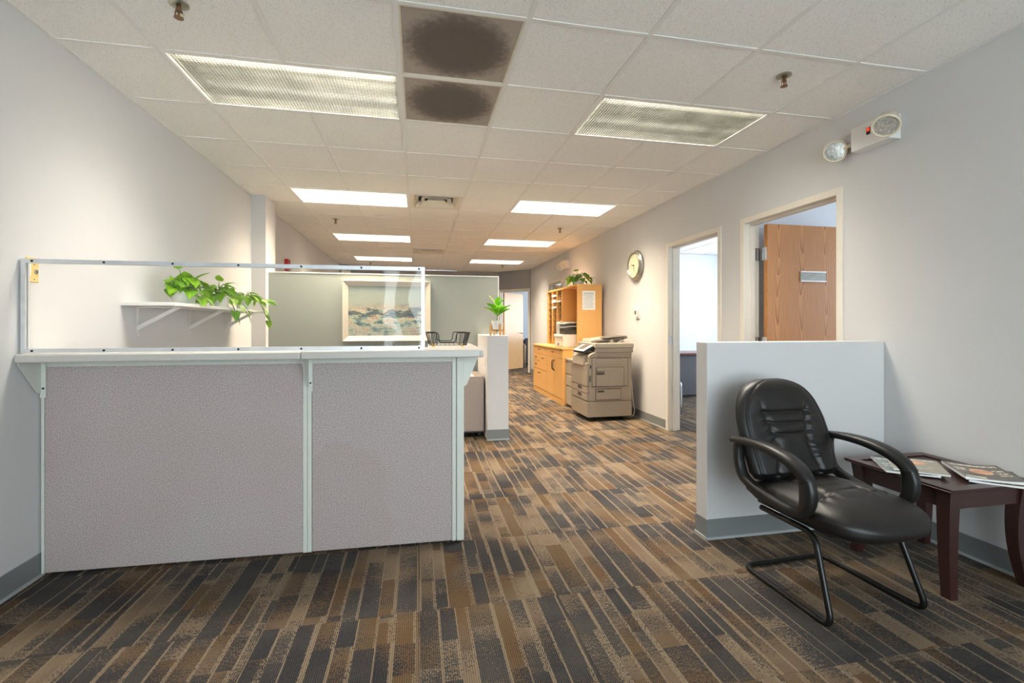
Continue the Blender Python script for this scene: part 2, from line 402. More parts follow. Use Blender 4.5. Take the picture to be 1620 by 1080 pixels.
# ------------------------------------------------------------------ geometry helpers
class MB:
    def __init__(s): s.v = []; s.f = []
    def add(s, vs, fs):
        o = len(s.v); s.v += [tuple(v) for v in vs]; s.f += [tuple(i + o for i in f) for f in fs]; return s
    def box(s, x0, y0, z0, x1, y1, z1):
        x0, x1 = min(x0, x1), max(x0, x1); y0, y1 = min(y0, y1), max(y0, y1); z0, z1 = min(z0, z1), max(z0, z1)
        return s.add([(x0, y0, z0), (x1, y0, z0), (x1, y1, z0), (x0, y1, z0), (x0, y0, z1), (x1, y0, z1), (x1, y1, z1), (x0, y1, z1)],
                     [(0, 3, 2, 1), (4, 5, 6, 7), (0, 1, 5, 4), (1, 2, 6, 5), (2, 3, 7, 6), (3, 0, 4, 7)])
    def obox(s, o, t, n, a0, a1, b0, b1, z0, z1):
        """box in a frame: origin o, along t, depth n"""
        P = lambda a, b, z: (o[0] + t[0] * a + n[0] * b, o[1] + t[1] * a + n[1] * b, z)
        return s.add([P(a0, b0, z0), P(a1, b0, z0), P(a1, b1, z0), P(a0, b1, z0), P(a0, b0, z1), P(a1, b0, z1), P(a1, b1, z1), P(a0, b1, z1)],
                     [(0, 3, 2, 1), (4, 5, 6, 7), (0, 1, 5, 4), (1, 2, 6, 5), (2, 3, 7, 6), (3, 0, 4, 7)])
    def prism(s, poly, axis, a0, a1):
        """poly of 2D points extruded along axis 'x','y','z'"""
        def P(p, a): return {'x': (a, p[0], p[1]), 'y': (p[0], a, p[1]), 'z': (p[0], p[1], a)}[axis]
        k = len(poly)
        return s.add([P(p, a0) for p in poly] + [P(p, a1) for p in poly],
                     [tuple(range(k))[::-1], tuple(range(k, 2 * k))] + [(i, (i + 1) % k, k + (i + 1) % k, k + i) for i in range(k)])
    def tube(s, pts, r, seg=8, closed=False, caps=True):
        pts = [Vector(p) for p in pts]; k = len(pts); rr = r if isinstance(r, (list, tuple)) else [r] * k
        up = None; rings = []
        for i, p in enumerate(pts):
            a = pts[i - 1] if (i > 0 or closed) else p
            b = pts[(i + 1) % k] if (i < k - 1 or closed) else p
            d = (b - a).normalized()
            if up is None:
                up = d.cross(Vector((0, 0, 1)))
                if up.length < 0.01: up = d.cross(Vector((0, 1, 0)))
                up.normalize()
            else:
                up = (up - d * up.dot(d)); up.normalize()
            w = d.cross(up)
            rings.append([p + (up * math.cos(2 * PI * j / seg) + w * math.sin(2 * PI * j / seg)) * rr[i] for j in range(seg)])
        vs = [v for ring in rings for v in ring]; fs = []
        for i in range(k if closed else k - 1):
            n2 = (i + 1) % k
            for j in range(seg):
                fs.append((i * seg + j, i * seg + (j + 1) % seg, n2 * seg + (j + 1) % seg, n2 * seg + j))
        if caps and not closed:
            fs.append(tuple(range(seg))[::-1]); fs.append(tuple(range((k - 1) * seg, k * seg)))
        return s.add(vs, fs)
    def lathe(s, prof, c=(0, 0, 0), ax=(0, 0, 1), seg=24):
        """prof: list of (radius, height along ax)"""
        A = Vector(ax).normalized(); U = A.cross(Vector((0, 0, 1)))
        if U.length < 0.01: U = Vector((1, 0, 0))
        U.normalize(); V = A.cross(U); C = Vector(c)
        vs = []; fs = []
        for (r, h) in prof:
            for j in range(seg):
                t = 2 * PI * j / seg
                vs.append(C + A * h + (U * math.cos(t) + V * math.sin(t)) * max(r, 1e-5))
        for i in range(len(prof) - 1):
            for j in range(seg):
                fs.append((i * seg + j, i * seg + (j + 1) % seg, (i + 1) * seg + (j + 1) % seg, (i + 1) * seg + j))
        fs.append(tuple(range(seg))[::-1]); fs.append(tuple(range((len(prof) - 1) * seg, len(prof) * seg)))
        return s.add(vs, fs)
    def grid(s, fn, nu, nv):
        vs = [fn(i / nu, j / nv) for j in range(nv + 1) for i in range(nu + 1)]
        fs = [(j * (nu + 1) + i, j * (nu + 1) + i + 1, (j + 1) * (nu + 1) + i + 1, (j + 1) * (nu + 1) + i) for j in range(nv) for i in range(nu)]
        return s.add(vs, fs)
    def mesh(s, name, off=(0, 0, 0), bevel=0.0, smooth=False, seg=2):
        me = bpy.data.meshes.new(name)
        me.from_pydata([(v[0] - off[0], v[1] - off[1], v[2] - off[2]) for v in s.v], [], s.f)
        bm = bmesh.new(); bm.from_mesh(me)
        bmesh.ops.recalc_face_normals(bm, faces=bm.faces)
        if bevel:
            es = [e for e in bm.edges if len(e.link_faces) == 2 and e.calc_face_angle(0) > 0.6]
            bmesh.ops.bevel(bm, geom=es, offset=bevel, segments=seg, profile=0.5, affect='EDGES', clamp_overlap=True)
        bm.to_mesh(me); bm.free()
        if smooth:
            for p in me.polygons: p.use_smooth = True
        return me

def tag(o, label=None, cat=None, group=None, kind=None):
    if label: o['label'] = label
    if cat: o['category'] = cat
    if group: o['group'] = group
    if kind: o['kind'] = kind
    return o
def link(o, parent=None):
    COL.objects.link(o)
    if parent is not None: o.parent = parent
    return o
def world_off(p):
    """accumulated location of an un-rotated parent chain"""
    v = Vector((0, 0, 0))
    while p is not None: v += p.location; p = p.parent
    return v
def obj(name, mb, mat, parent=None, bevel=0.0, smooth=False, local=False, seg=2, label=None, kind=None, origin=None):
    """one mesh object; geometry is in world metres unless local=True"""
    off = (0, 0, 0)
    if parent is not None and not local: off = world_off(parent)
    if origin is not None: off = tuple(Vector(origin))
    me = mb.mesh(name, off, bevel, smooth, seg)
    me.materials.append(MATS[mat])
    o = bpy.data.objects.new(name, me)
    if origin is not None:
        o.location = Vector(origin) - (world_off(parent) if (parent is not None and not local) else Vector((0, 0, 0)))
    if smooth and bevel:
        pass
    link(o, parent)
    return tag(o, label, kind=kind)
def thing(name, label, cat, loc, rz=0.0, group=None, kind=None):
    o = bpy.data.objects.new(name, None)
    o.location = loc; o.rotation_euler = (0, 0, rz); o.empty_display_size = 0.1
    link(o)
    return tag(o, label, cat, group, kind)
def inst(name, me, parent, loc, rot=None):
    o = bpy.data.objects.new(name, me); o.location = loc
    if rot is not None: o.rotation_euler = rot
    return link(o, parent)
def copy_tree(o, parent=None):
    c = o.copy(); link(c)
    c.parent = parent
    for ch in list(o.children): copy_tree(ch, c)
    return c
def text_obj(name, body, size, mat, parent, loc, rot, extrude=0.0008, spacing=1.0):
    cu = bpy.data.curves.new(name, 'FONT'); cu.body = body; cu.size = size; cu.extrude = extrude
    cu.align_x = 'CENTER'; cu.align_y = 'CENTER'; cu.space_character = spacing
    to = bpy.data.objects.new(name + '_curve', cu); COL.objects.link(to)
    dg = bpy.context.evaluated_depsgraph_get(); dg.update()
    me = bpy.data.meshes.new_from_object(to.evaluated_get(dg))
    bpy.data.objects.remove(to)
    me.materials.clear(); me.materials.append(MATS[mat])
    o = bpy.data.objects.new(name, me); o.location = loc; o.rotation_euler = rot
    return link(o, parent)
def struct(name, mb, mat, label, cat, bevel=0.0):
    return tag(obj(name, mb, mat, bevel=bevel), label, cat, kind='structure')
def smoothpath(pts, n=6):
    """Catmull-Rom through points"""
    P = [Vector(p) for p in pts]; out = []
    for i in range(len(P) - 1):
        p0 = P[max(i - 1, 0)]; p1 = P[i]; p2 = P[i + 1]; p3 = P[min(i + 2, len(P) - 1)]
        for k in range(n):
            t = k / n
            out.append(0.5 * ((2 * p1) + (p2 - p0) * t + (2 * p0 - 5 * p1 + 4 * p2 - p3) * t * t + (3 * p1 - p0 - 3 * p2 + p3) * t ** 3))
    out.append(P[-1]); return out
def fillet(pts, r, n=5):
    """polyline with rounded corners"""
    P = [Vector(p) for p in pts]; out = [P[0]]
    for i in range(1, len(P) - 1):
        a = (P[i - 1] - P[i]); b = (P[i + 1] - P[i]); d = min(r, a.length * .49, b.length * .49)
        A = P[i] + a.normalized() * d; B = P[i] + b.normalized() * d
        for k in range(n + 1):
            t = k / n; out.append(A * (1 - t) ** 2 + P[i] * 2 * t * (1 - t) + B * t * t)
    out.append(P[-1]); return out
#--PART2--

# ================================================================== THE SETTING
YB = -2.4                               # wall behind the camera
# floor slab with carpet tiles laid on it
fl = struct('floor', MB().box(-2.0, YB - 0.2, -0.12, 6.6, 15.0, -0.006), 'carpet',
            'carpet tile floor with ragged navy, brown and tan stripes', 'floor')
ct = MB().box(0.0006, 0.0006, -0.006, T - 0.0006, T - 0.0006, 0.0).mesh('carpet_tile', bevel=0.0008, seg=1)
ct.materials.append(MATS['carpet'])
def clipped_tile(x0, y0, x1, y1, name, mat, z0, z1):
    me = MB().box(0.0006, 0.0006, z0, x1 - x0 - 0.0006, y1 - y0 - 0.0006, z1).mesh(name)
    me.materials.append(MATS[mat]); return me
def lay(xa, xb, ya, yb):
    i = math.floor((xa - 0.005) / T)
    while 0.005 + i * T < xb - 0.02:
        x0 = max(0.005 + i * T, xa); x1 = min(0.005 + (i + 1) * T, xb)
        j = math.floor((ya - 1.395) / T)
        while 1.395 + j * T < yb - 0.02:
            y0 = max(1.395 + j * T, ya); y1 = min(1.395 + (j + 1) * T, yb)
            full = x1 - x0 > T - 0.001 and y1 - y0 > T - 0.001
            if x1 - x0 > 0.03 and y1 - y0 > 0.03:
                inst('carpet_tile', ct if full else clipped_tile(x0, y0, x1, y1, 'carpet_tile', 'carpet', -0.006, 0.0), fl, (x0, y0, 0))
            j += 1
        i += 1
lay(XL, XR, -0.435, 11.2)
lay(XR, 4.275, 3.9, 8.43)

# ---- walls
def wall_mesh(p0, p1, th, openings=(), z0=0.0, z1=CE, side=1):
    """wall face runs p0 -> p1, thickness th to the left (side=1) or right of the run"""
    d = Vector((p1[0] - p0[0], p1[1] - p0[1])); L = d.length; t = d / L; n = Vector((-t.y, t.x)) * side
    mb = MB(); s = 0.0
    for (a, b, h) in sorted(openings):
        if a > s: mb.obox(p0, t, n, s, a, 0, th, z0, z1)
        mb.obox(p0, t, n, a, b, 0, th, h, z1); s = b
    if s < L: mb.obox(p0, t, n, s, L, 0, th, z0, z1)
    return mb
struct('wall_left', wall_mesh((XL, YB), (XL, 11.37), 0.15), 'wall_paint', 'long pale grey painted wall on the left', 'wall')
DO = [(2.64, 3.66), (3.93, 4.93), (8.90, 9.90)]       # frame outer limits along Y of the doors in the right wall
HEAD = 2.15
struct('wall_right', wall_mesh((XR, YB), (XR, 11.53), 0.13, [(a - YB, b - YB, HEAD) for a, b in DO], side=-1), 'wall_paint',
       'long pale painted wall on the right with door openings', 'wall')
struct('wall_back', wall_mesh((-0.9, 12.25), (2.10, 12.25), 0.13), 'grey_paint', 'dark grey wall at the far end of the office', 'wall')
struct('wall_back_corner', wall_mesh((-1.785, 11.37), (-0.9, 12.25), 0.13), 'grey_paint', 'slanted grey far corner wall on the left', 'wall')
P0, P1 = (2.10, 12.25), (2.82, 11.53)
LA = math.hypot(0.72, 0.72)
struct('wall_back_slanted', wall_mesh(P0, P1, 0.13, [(0.02, 0.99, HEAD)]), 'grey_paint', 'slanted dark grey far wall around the open door', 'wall')
# shop-front wall behind the camera
mb = MB()
mb.box(XL - 0.15, YB - 0.13, 0, -0.78, YB, CE); mb.box(2.4, YB - 0.13, 0, XR + 0.13, YB, CE); mb.box(-0.46, YB - 0.13, 0.2, -0.25, YB, 2.4)
mb.box(-0.78, YB - 0.13, 0, 2.4, YB, 0.2); mb.box(-0.78, YB - 0.13, 2.4, 2.4, YB, CE)
struct('wall_front', mb, 'wall_paint', 'wall with a wide shop window, behind the viewer', 'wall')
wn = thing('window_1', 'wide shop-front window behind the viewer', 'window', (0.7, YB, 0.2), kind='structure')
for a, b in ((-0.78, -0.46), (-0.25, 1.08), (1.08, 2.4)):
    m = MB(); w = 0.03
    m.box(a, YB - 0.09, 0.2, a + w, YB - 0.03, 2.4).box(b - w, YB - 0.09, 0.2, b, YB - 0.03, 2.4)
    m.box(a + w, YB - 0.09, 0.2, b - w, YB - 0.03, 0.24).box(a + w, YB - 0.09, 2.36, b - w, YB - 0.03, 2.4)
    m.box(a + w, YB - 0.09, 0.98, b - w, YB - 0.03, 1.02)
    f = obj('window_frame', m, 'aluminium', wn)
    obj('pane', MB().box(a + w, YB - 0.063, 0.24, b - w, YB - 0.057, 2.36), 'window_glass', f)
# pilaster, half-height and free-standing walls
struct('wall_pilaster', MB().box(XL, 5.56, 0, -1.64, 5.91, CE), 'wall_paint', 'square white pilaster standing out from the left wall', 'wall')
pw = struct('wall_partition', MB().box(-1.64, 5.65, 0, 0.965, 5.76, 1.80), 'wallcover', 'grey-green partition wall with a painting, shorter than the ceiling', 'wall')
obj('cap', MB().box(-1.64, 5.645, 1.80, 0.975, 5.765, 1.812), 'white_paint', pw)
obj('end_trim', MB().box(0.965, 5.645, 0, 0.977, 5.765, 1.80), 'white_paint', pw)
struct('wall_low_center', MB().box(0.715, 4.84, 0, 0.94, 5.645, 1.10), 'wall_paint', 'low white wall end behind the counter, carrying a small potted plant', 'wall', bevel=0.004)
struct('wall_low_right', MB().box(1.60, 2.36, 0, XR - 0.001, 2.465, 1.112), 'wall_paint', 'low white wall behind the black leather chair', 'wall', bevel=0.004)
# ---- offices beyond the right wall and the far room
XE = 6.4
mb = MB()
def ext(m, ya, yb, wa, wb):
    m.box(XE, ya, 0, XE + 0.1, yb, 0.8).box(XE, ya, 2.3, XE + 0.1, yb, CE)
    m.box(XE, ya, 0.8, XE + 0.1, wa, 2.3).box(XE, wb, 0.8, XE + 0.1, yb, 2.3)
ext(mb, 0.8, 3.70, 1.5, 3.3); ext(mb, 3.70, 8.5, 4.7, 7.7); ext(mb, 8.5, 14.8, 11.1, 14.1)
struct('wall_office_outer', mb, 'blue_paint', 'outer window wall of the offices', 'wall')
struct('wall_office_near', MB().box(XR + 0.13, 0.70, 0, XE, 0.82, CE), 'blue_paint', 'near end wall of the first office', 'wall')
struct('wall_office_divider', MB().box(XR + 0.13, 3.72, 0, XE, 3.84, CE), 'blue_paint', 'pale wall between the two offices', 'wall')
struct('wall_office_far', MB().box(XR + 0.13, 8.45, 0, XE, 8.57, CE), 'blue_paint', 'bright pale blue far wall of the second office', 'wall')
struct('wall_far_room', MB().box(1.0, 14.7, 0, XE, 14.8, CE).box(0.9, 12.38, 0, 1.0, 14.8, CE), 'blue_paint', 'pale blue wall of the far room', 'wall')

# ---- ceiling: grid of tees with lay-in tiles
NI0, NI1, NJ0, NJ1 = -3, 5, -9, 16
ce = struct('ceiling', MB().box(XL - 0.15, YB - 0.13, CE + 0.20, XE + 0.1, 14.8, CE + 0.26), 'white_paint', 'suspended white tile ceiling', 'ceiling')
gx = lambda i: GX + T * i
gy = lambda j: GY + T * j
LIGHT_ROWS = (0, 4, 8, 12)
holes = {}
for j in LIGHT_ROWS:
    for i in (-2, -1, 2, 3): holes[(i, j)] = 1
holes[(0, -1)] = holes[(0, 0)] = 1           # return grilles
holes[(0, 4)] = holes[(0, 10)] = 1           # air diffusers
def yend(x):                                  # far limit of the ceiling (slanted corners)
    return 12.25
tl = MB().box(0.011, 0.011, 0.0, T - 0.011, T - 0.011, 0.012).box(0.002, 0.002, 0.007, T - 0.002, T - 0.002, 0.016).mesh('ceiling_tile')
tl = MB().box(0.010, 0.010, 0.002, T - 0.010, T - 0.010, 0.016).mesh('ceiling_tile', bevel=0.003, seg=1)
tl.materials.append(MATS['ceiling_tile'])
for i in range(NI0, NI1):
    for j in range(NJ0, NJ1):
        if (i, j) in holes: continue
        x0, x1 = max(gx(i), XL), min(gx(i + 1), XR); y0, y1 = max(gy(j), YB), min(gy(j + 1), 12.25)
        if x1 - x0 < 0.05 or y1 - y0 < 0.05: continue
        if x1 - x0 > T - 0.001 and y1 - y0 > T - 0.001:
            inst('ceiling_tile', tl, ce, (x0, y0, CE))
        else:
            me = MB().box(0.006, 0.006, 0.002, x1 - x0 - 0.006, y1 - y0 - 0.006, 0.016).mesh('ceiling_tile', bevel=0.003, seg=1)
            me.materials.append(MATS['ceiling_tile']); inst('ceiling_tile', me, ce, (x0, y0, CE))
for i in range(NI0, NI1 + 1):                 # tees along the room; the light rows interrupt the middle ones
    x = gx(i)
    if not XL < x < XR: continue
    cuts = [(gy(j), gy(j + 1)) for j in LIGHT_ROWS] if i in (-1, 3) else []
    y = YB
    for a, b in cuts + [(12.25, None)]:
        w = 0.012
        obj('ceiling_tee', MB().box(x - w, y, CE - 0.003, x + w, a, CE + 0.003).box(x - 0.001, y, CE + 0.003, x + 0.001, a, CE + 0.04), 'tee_white', ce)
        y = b
for j in range(NJ0, NJ1 + 1):
    y = gy(j)
    if not YB < y < 12.25: continue
    obj('ceiling_tee', MB().box(XL, y - 0.011, CE - 0.0022, XR, y + 0.011, CE + 0.0022), 'tee_white', ce)
# wall angle along both sides
obj('wall_angle', MB().box(XL, YB, CE - 0.004, XL + 0.022, 11.37, CE), 'tee_white', ce)
obj('wall_angle', MB().box(XR - 0.022, YB, CE - 0.004, XR, 11.53, CE), 'tee_white', ce)
# ceiling of the offices and the far room
oc = struct('ceiling_offices', MB().box(XR + 0.13, 0.8, CE + 0.006, XE, 8.5, CE + 0.05), 'ceiling_tile', 'tile ceiling of the offices on the right', 'ceiling')
for k in range(13):
    y = 0.9 + k * T
    if y < 8.4: obj('ceiling_tee', MB().box(XR + 0.13, y - 0.012, CE, XE, y + 0.012, CE + 0.006), 'tee_white', oc)
for k in range(6):
    x = 3.2 + k * T; obj('ceiling_tee', MB().box(x - 0.012, 0.82, CE, x + 0.012, 8.45, CE + 0.006), 'tee_white', oc)
struct('ceiling_far_room', MB().box(1.0, 11.55, CE, XE, 14.75, CE + 0.05), 'ceiling_tile', 'ceiling of the far room', 'ceiling')

# ---- baseboards
def base(name, label, segs):
    m = MB(); m2 = MB()
    for (p0, p1, side) in segs:
        d = Vector((p1[0] - p0[0], p1[1] - p0[1])); L = d.length; t = d / L; n = Vector((-t.y, t.x)) * side
        m.obox(p0, t, n, 0, L, 0, 0.006, 0.014, 0.112)
        m2.obox(p0, t, n, 0, L, 0, 0.013, 0.0, 0.014)
    o = struct(name, m, 'vinyl_base', label, 'baseboard')
    obj('toe', m2, 'vinyl_toe', o)
base('baseboard_left', 'grey vinyl baseboard along the left wall', [((XL, YB), (XL, 5.56), -1)])
base('baseboard_right', 'grey vinyl baseboard along the right wall', [((XR, YB), (XR, 2.36), 1), ((XR, 2.465), (XR, 2.64), 1), ((XR, 3.66), (XR, 3.93), 1), ((XR, 4.93), (XR, 8.90), 1), ((XR, 9.90), (XR, 11.53), 1)])
base('baseboard_low_right', 'grey vinyl baseboard around the low wall behind the chair', [((1.594, 2.36), (XR - 0.014, 2.36), -1), ((1.60, 2.36), (1.60, 2.465), 1)])
base('baseboard_low_center', 'grey vinyl baseboard around the low wall behind the counter', [((0.709, 4.84), (0.946, 4.84), -1), ((0.94, 4.84), (0.94, 5.64), -1)])
base('baseboard_back', 'grey vinyl baseboard of the far wall', [((-0.9, 12.25), (2.08, 12.25), -1)])

# ---- door frames and leaves
def door_frame(root, o, t, n, s0, s1, th=0.13):
    """painted steel frame wrapping the wall; s0..s1 outer limits along t, n goes through the wall"""
    w = 0.05; e = 0.012; h = HEAD - w
    m = MB()
    m.obox(o, t, n, s0, s0 + w, -e, th + e, 0, HEAD).obox(o, t, n, s1 - w, s1, -e, th + e, 0, HEAD)
    m.obox(o, t, n, s0 + w, s1 - w, -e, th + e, h, HEAD)
    obj('door_frame', m, 'frame_paint', root, bevel=0.003, seg=1)
    k = 0.016; m = MB(); a = 0.045; b = 0.09
    m.obox(o, t, n, s0 + w, s0 + w + k, a, b, 0, h).obox(o, t, n, s1 - w - k, s1 - w, a, b, 0, h)
    m.obox(o, t, n, s0 + w + k, s1 - w - k, a, b, h - k, h)
    obj('door_stop', m, 'frame_paint', root)
tR, nR = Vector((0, 1)), Vector((1, 0))
d1 = thing('door_1', 'open oak door with a grey name plate in a white frame', 'door', (XR, 3.15, 0), kind='structure')
door_frame(d1, (XR, 0), tR, nR, *DO[0])
lf = obj('leaf', MB().box(2.955, 3.502, 0.012, 3.865, 3.546, 2.085), 'oak', d1, bevel=0.002, seg=1, origin=(3.4, 3.52, 1.0))
for z in (0.25, 1.05, 1.83):
    h = MB()
    h.box(2.905, 3.588, z - 0.055, 2.95, 3.5915, z + 0.055)          # leaf on the jamb
    h.box(2.951, 3.506, z - 0.055, 2.955, 3.542, z + 0.055)          # leaf on the door edge
    h.add(*[(lambda q: (q.v, q.f))(MB().lathe([(0.009, -0.055), (0.009, 0.055)], (2.958, 3.556, z), seg=10))][0])
    obj('hinge', h, 'chrome', d1)
obj('door_handle', MB().lathe([(0.03, 0), (0.03, 0.008), (0.012, 0.012), (0.012, 0.05), (0.028, 0.055), (0.028, 0.075), (0.01, 0.08)], (3.80, 3.502, 1.0), (0, -1, 0)), 'chrome', d1, smooth=True)
sg = thing('name_plate', 'grey engraved name plate on the oak door', 'sign', (3.414, 3.5018, 1.637))
obj('plate', MB().box(3.284, 3.4960, 1.600, 3.544, 3.5015, 1.674), 'sign_plate', sg)
obj('rail', MB().box(3.282, 3.490, 1.674, 3.546, 3.5015, 1.682), 'aluminium', sg)
obj('rail', MB().box(3.282, 3.490, 1.592, 3.546, 3.5015, 1.600), 'aluminium', sg)
text_obj('lettering', 'ROBERT S LUECKHOF', 0.024, 'sign_text', sg, (0, -0.0062, 0.012), (PI / 2, 0, 0), 0.0004)
text_obj('lettering', 'CPA', 0.022, 'sign_text', sg, (0, -0.0062, -0.018), (PI / 2, 0, 0), 0.0004)
d2 = thing('door_2', 'white frame of the doorway into the bright office', 'door', (XR, 4.43, 0), kind='structure')
door_frame(d2, (XR, 0), tR, nR, *DO[1])
obj('strike_plate', MB().box(2.828, 4.8775, 0.99, 2.86, 4.880, 1.075).box(2.84, 4.8765, 1.015, 2.85, 4.8776, 1.045), 'chrome', d2)
d3 = thing('door_3', 'white door frame rising behind the maple hutch', 'door', (XR, 9.4, 0), kind='structure')
door_frame(d3, (XR, 0), tR, nR, *DO[2])
obj('leaf', MB().box(2.955, 9.80, 0.012, 3.76, 9.844, 2.085), 'far_oak', d3)
d4 = thing('door_4', 'open far door of light oak with a steel lever', 'door', (2.46, 11.89, 0), kind='structure')
tA = Vector((0.70711, -0.70711)); nA = Vector((0.70711, 0.70711))
door_frame(d4, P0, tA, nA, 0.02, 0.99)
# leaf hinged at the left jamb, swung square into the far room
hx, hy = P0[0] + tA.x * 0.08 + nA.x * 0.145, P0[1] + tA.y * 0.08 + nA.y * 0.145
tl4 = Vector((0.743, 0.669)); nl4 = Vector((0.669, -0.743))
obj('leaf', MB().obox((hx, hy), tl4, nl4, 0.0, 0.87, -0.022, 0.022, 0.012, 2.085), 'far_oak', d4)
hp = (hx + tl4.x * 0.80 + nl4.x * 0.022, hy + tl4.y * 0.80 + nl4.y * 0.022, 1.0)
obj('door_handle', MB().lathe([(0.03, 0), (0.03, 0.01), (0.012, 0.014), (0.012, 0.05)], hp, (nl4.x, nl4.y, 0), 12)
    .tube([(hp[0] + nl4.x * 0.05, hp[1] + nl4.y * 0.05, 1.0), (hp[0] + nl4.x * 0.05 - tl4.x * 0.11, hp[1] + nl4.y * 0.05 - tl4.y * 0.11, 1.0)], 0.01), 'chrome', d4)

# ================================================================== CEILING FITTINGS
def fixture(i, j, label):
    x0, x1, y0, y1 = gx(i) + 0.012, gx(i + 2) - 0.012, gy(j) + 0.011, gy(j + 1) - 0.011
    cx, cy = (x0 + x1) / 2, (y0 + y1) / 2
    far = j > 0
    t = thing('ceiling_light', label, 'ceiling light', (cx, cy, CE), group='recessed fluorescent ceiling lights')
    w = 0.012
    m = MB()
    m.box(x0, y0, CE - 0.002, x1, y0 + w, CE + 0.0008).box(x0, y1 - w, CE - 0.002, x1, y1, CE + 0.0008)
    m.box(x0, y0 + w, CE - 0.002, x0 + w, y1 - w, CE + 0.0008).box(x1 - w, y0 + w, CE - 0.002, x1, y1 - w, CE + 0.0008)
    obj('frame', m, 'tee_white', t)
    m = MB()
    m.box(x0, y0, CE + 0.001, x0 + 0.004, y1, CE + 0.12).box(x1 - 0.004, y0, CE + 0.001, x1, y1, CE + 0.12)
    m.box(x0, y0, CE + 0.001, x1, y0 + 0.004, CE + 0.12).box(x0, y1 - 0.004, CE + 0.001, x1, y1, CE + 0.12)
    m.box(x0, y0, CE + 0.12, x1, y1, CE + 0.124)
    obj('housing', m, 'housing_white', t)
    for k in (1, 2, 3):
        yy = y0 + (y1 - y0) * k / 4
        obj('tube_lamp', MB().tube([(x0 + 0.03, yy, CE + 0.095), (x1 - 0.03, yy, CE + 0.095)], 0.0125, 8), 'lamp_white', t)
    # egg-crate louver
    nx, ny = 64, 30; m = MB(); za, zb = CE + 0.001, CE + 0.0135
    X0, X1, Y0, Y1 = x0 + 0.005, x1 - 0.005, y0 + 0.005, y1 - 0.005
    for k in range(nx + 1):
        x = X0 + (X1 - X0) * k / nx; m.add([(x, Y0, za), (x, Y1, za), (x, Y1, zb), (x, Y0, zb)], [(0, 1, 2, 3)])
    for k in range(ny + 1):
        y = Y0 + (Y1 - Y0) * k / ny; m.add([(X0, y, za), (X1, y, za), (X1, y, zb), (X0, y, zb)], [(0, 1, 2, 3)])
    obj('louver', m, 'louver_glow' if far else 'louver_silver', t)
    l = bpy.data.lights.new('lamp_light', 'AREA'); l.shape = 'RECTANGLE'; l.size = 1.14; l.size_y = 0.54
    l.energy = LAMP_W if far else LAMP_W_NEAR; l.color = LAMP_COL if far else LAMP_COL_NEAR; l.spread = math.radians(165 if far else 126)
    lo = bpy.data.objects.new('lamp_light', l); lo.location = (0, 0, 0.07); link(lo, t)
fixture(-2, 0, 'silver egg-crate ceiling light nearest on the left, beside the dark grilles')
fixture(2, 0, 'silver egg-crate ceiling light nearest on the right')
fixture(-2, 4, 'ceiling light on the left, second row, level with the first air diffuser')
fixture(2, 4, 'bright ceiling light on the right, second row')
fixture(-2, 8, 'ceiling light on the left, third row')
fixture(2, 8, 'ceiling light on the right, third row')
fixture(-2, 12, 'farthest ceiling light on the left, just above the clear screen')
fixture(2, 12, 'farthest ceiling light on the right, near the far door')

for j, lab in ((-1, 'perforated return-air panel with a large dark dust ring, nearer of two'), (0, 'perforated return-air panel with a dark dust ring, farther of two')):
    x0, y0 = gx(0), gy(j); c = (x0 + T / 2, y0 + T / 2, CE)
    g = thing('return_air_grille', lab, 'air grille', c, group='stained return-air panels')
    obj('perforated_panel', MB().box(x0 + 0.012, y0 + 0.011, CE + 0.003, x0 + T - 0.012, y0 + T - 0.011, CE + 0.008), 'return_grille', g)
    m = MB(); a, b, e, f = x0 + 0.012, x0 + T - 0.012, y0 + 0.011, y0 + T - 0.011
    m.box(a, e, CE - 0.001, b, e + 0.010, CE + 0.003).box(a, f - 0.010, CE - 0.001, b, f, CE + 0.003).box(a, e + 0.01, CE - 0.001, a + 0.010, f - 0.01, CE + 0.003).box(b - 0.010, e + 0.01, CE - 0.001, b, f - 0.01, CE + 0.003)
    obj('frame', m, 'diffuser_cream', g)
for j, lab in ((4, 'square stepped air diffuser between the second-row lights'), (10, 'square stepped air diffuser farther away')):
    x0, y0 = gx(0), gy(j); cx, cy = x0 + T / 2, y0 + T / 2
    g = thing('air_diffuser', lab, 'air diffuser', (cx, cy, CE), group='stepped air diffusers')
    def ring(ro, ri, zo, zi, th=0.004):
        vs = []; fs = []
        for r, z in ((ro, zo), (ri, zi), (ri, zi + th), (ro, zo + th)):
            vs += [(cx - r, cy - r, z), (cx + r, cy - r, z), (cx + r, cy + r, z), (cx - r, cy + r, z)]
        for a in range(4):
            for k in range(4):
                fs.append((a * 4 + k, a * 4 + (k + 1) % 4, ((a + 1) % 4) * 4 + (k + 1) % 4, ((a + 1) % 4) * 4 + k))
        return MB().add(vs, fs)
    obj('frame', ring(0.293, 0.24, CE - 0.002, CE + 0.004), 'diffuser_cream', g)
    obj('neck', MB().box(cx - 0.29, cy - 0.29, CE + 0.09, cx + 0.29, cy + 0.29, CE + 0.1), 'dark_metal', g)
    obj('cone', ring(0.235, 0.195, CE - 0.004, CE + 0.045), 'diffuser_cream', g)
    obj('cone', ring(0.168, 0.128, CE - 0.006, CE + 0.04), 'diffuser_cream', g)
    obj('cone', ring(0.100, 0.06, CE - 0.008, CE + 0.035), 'diffuser_cream', g)
    obj('core', MB().box(cx - 0.062, cy - 0.062, CE + 0.028, cx + 0.062, cy + 0.062, CE + 0.032), 'diffuser_cream', g)

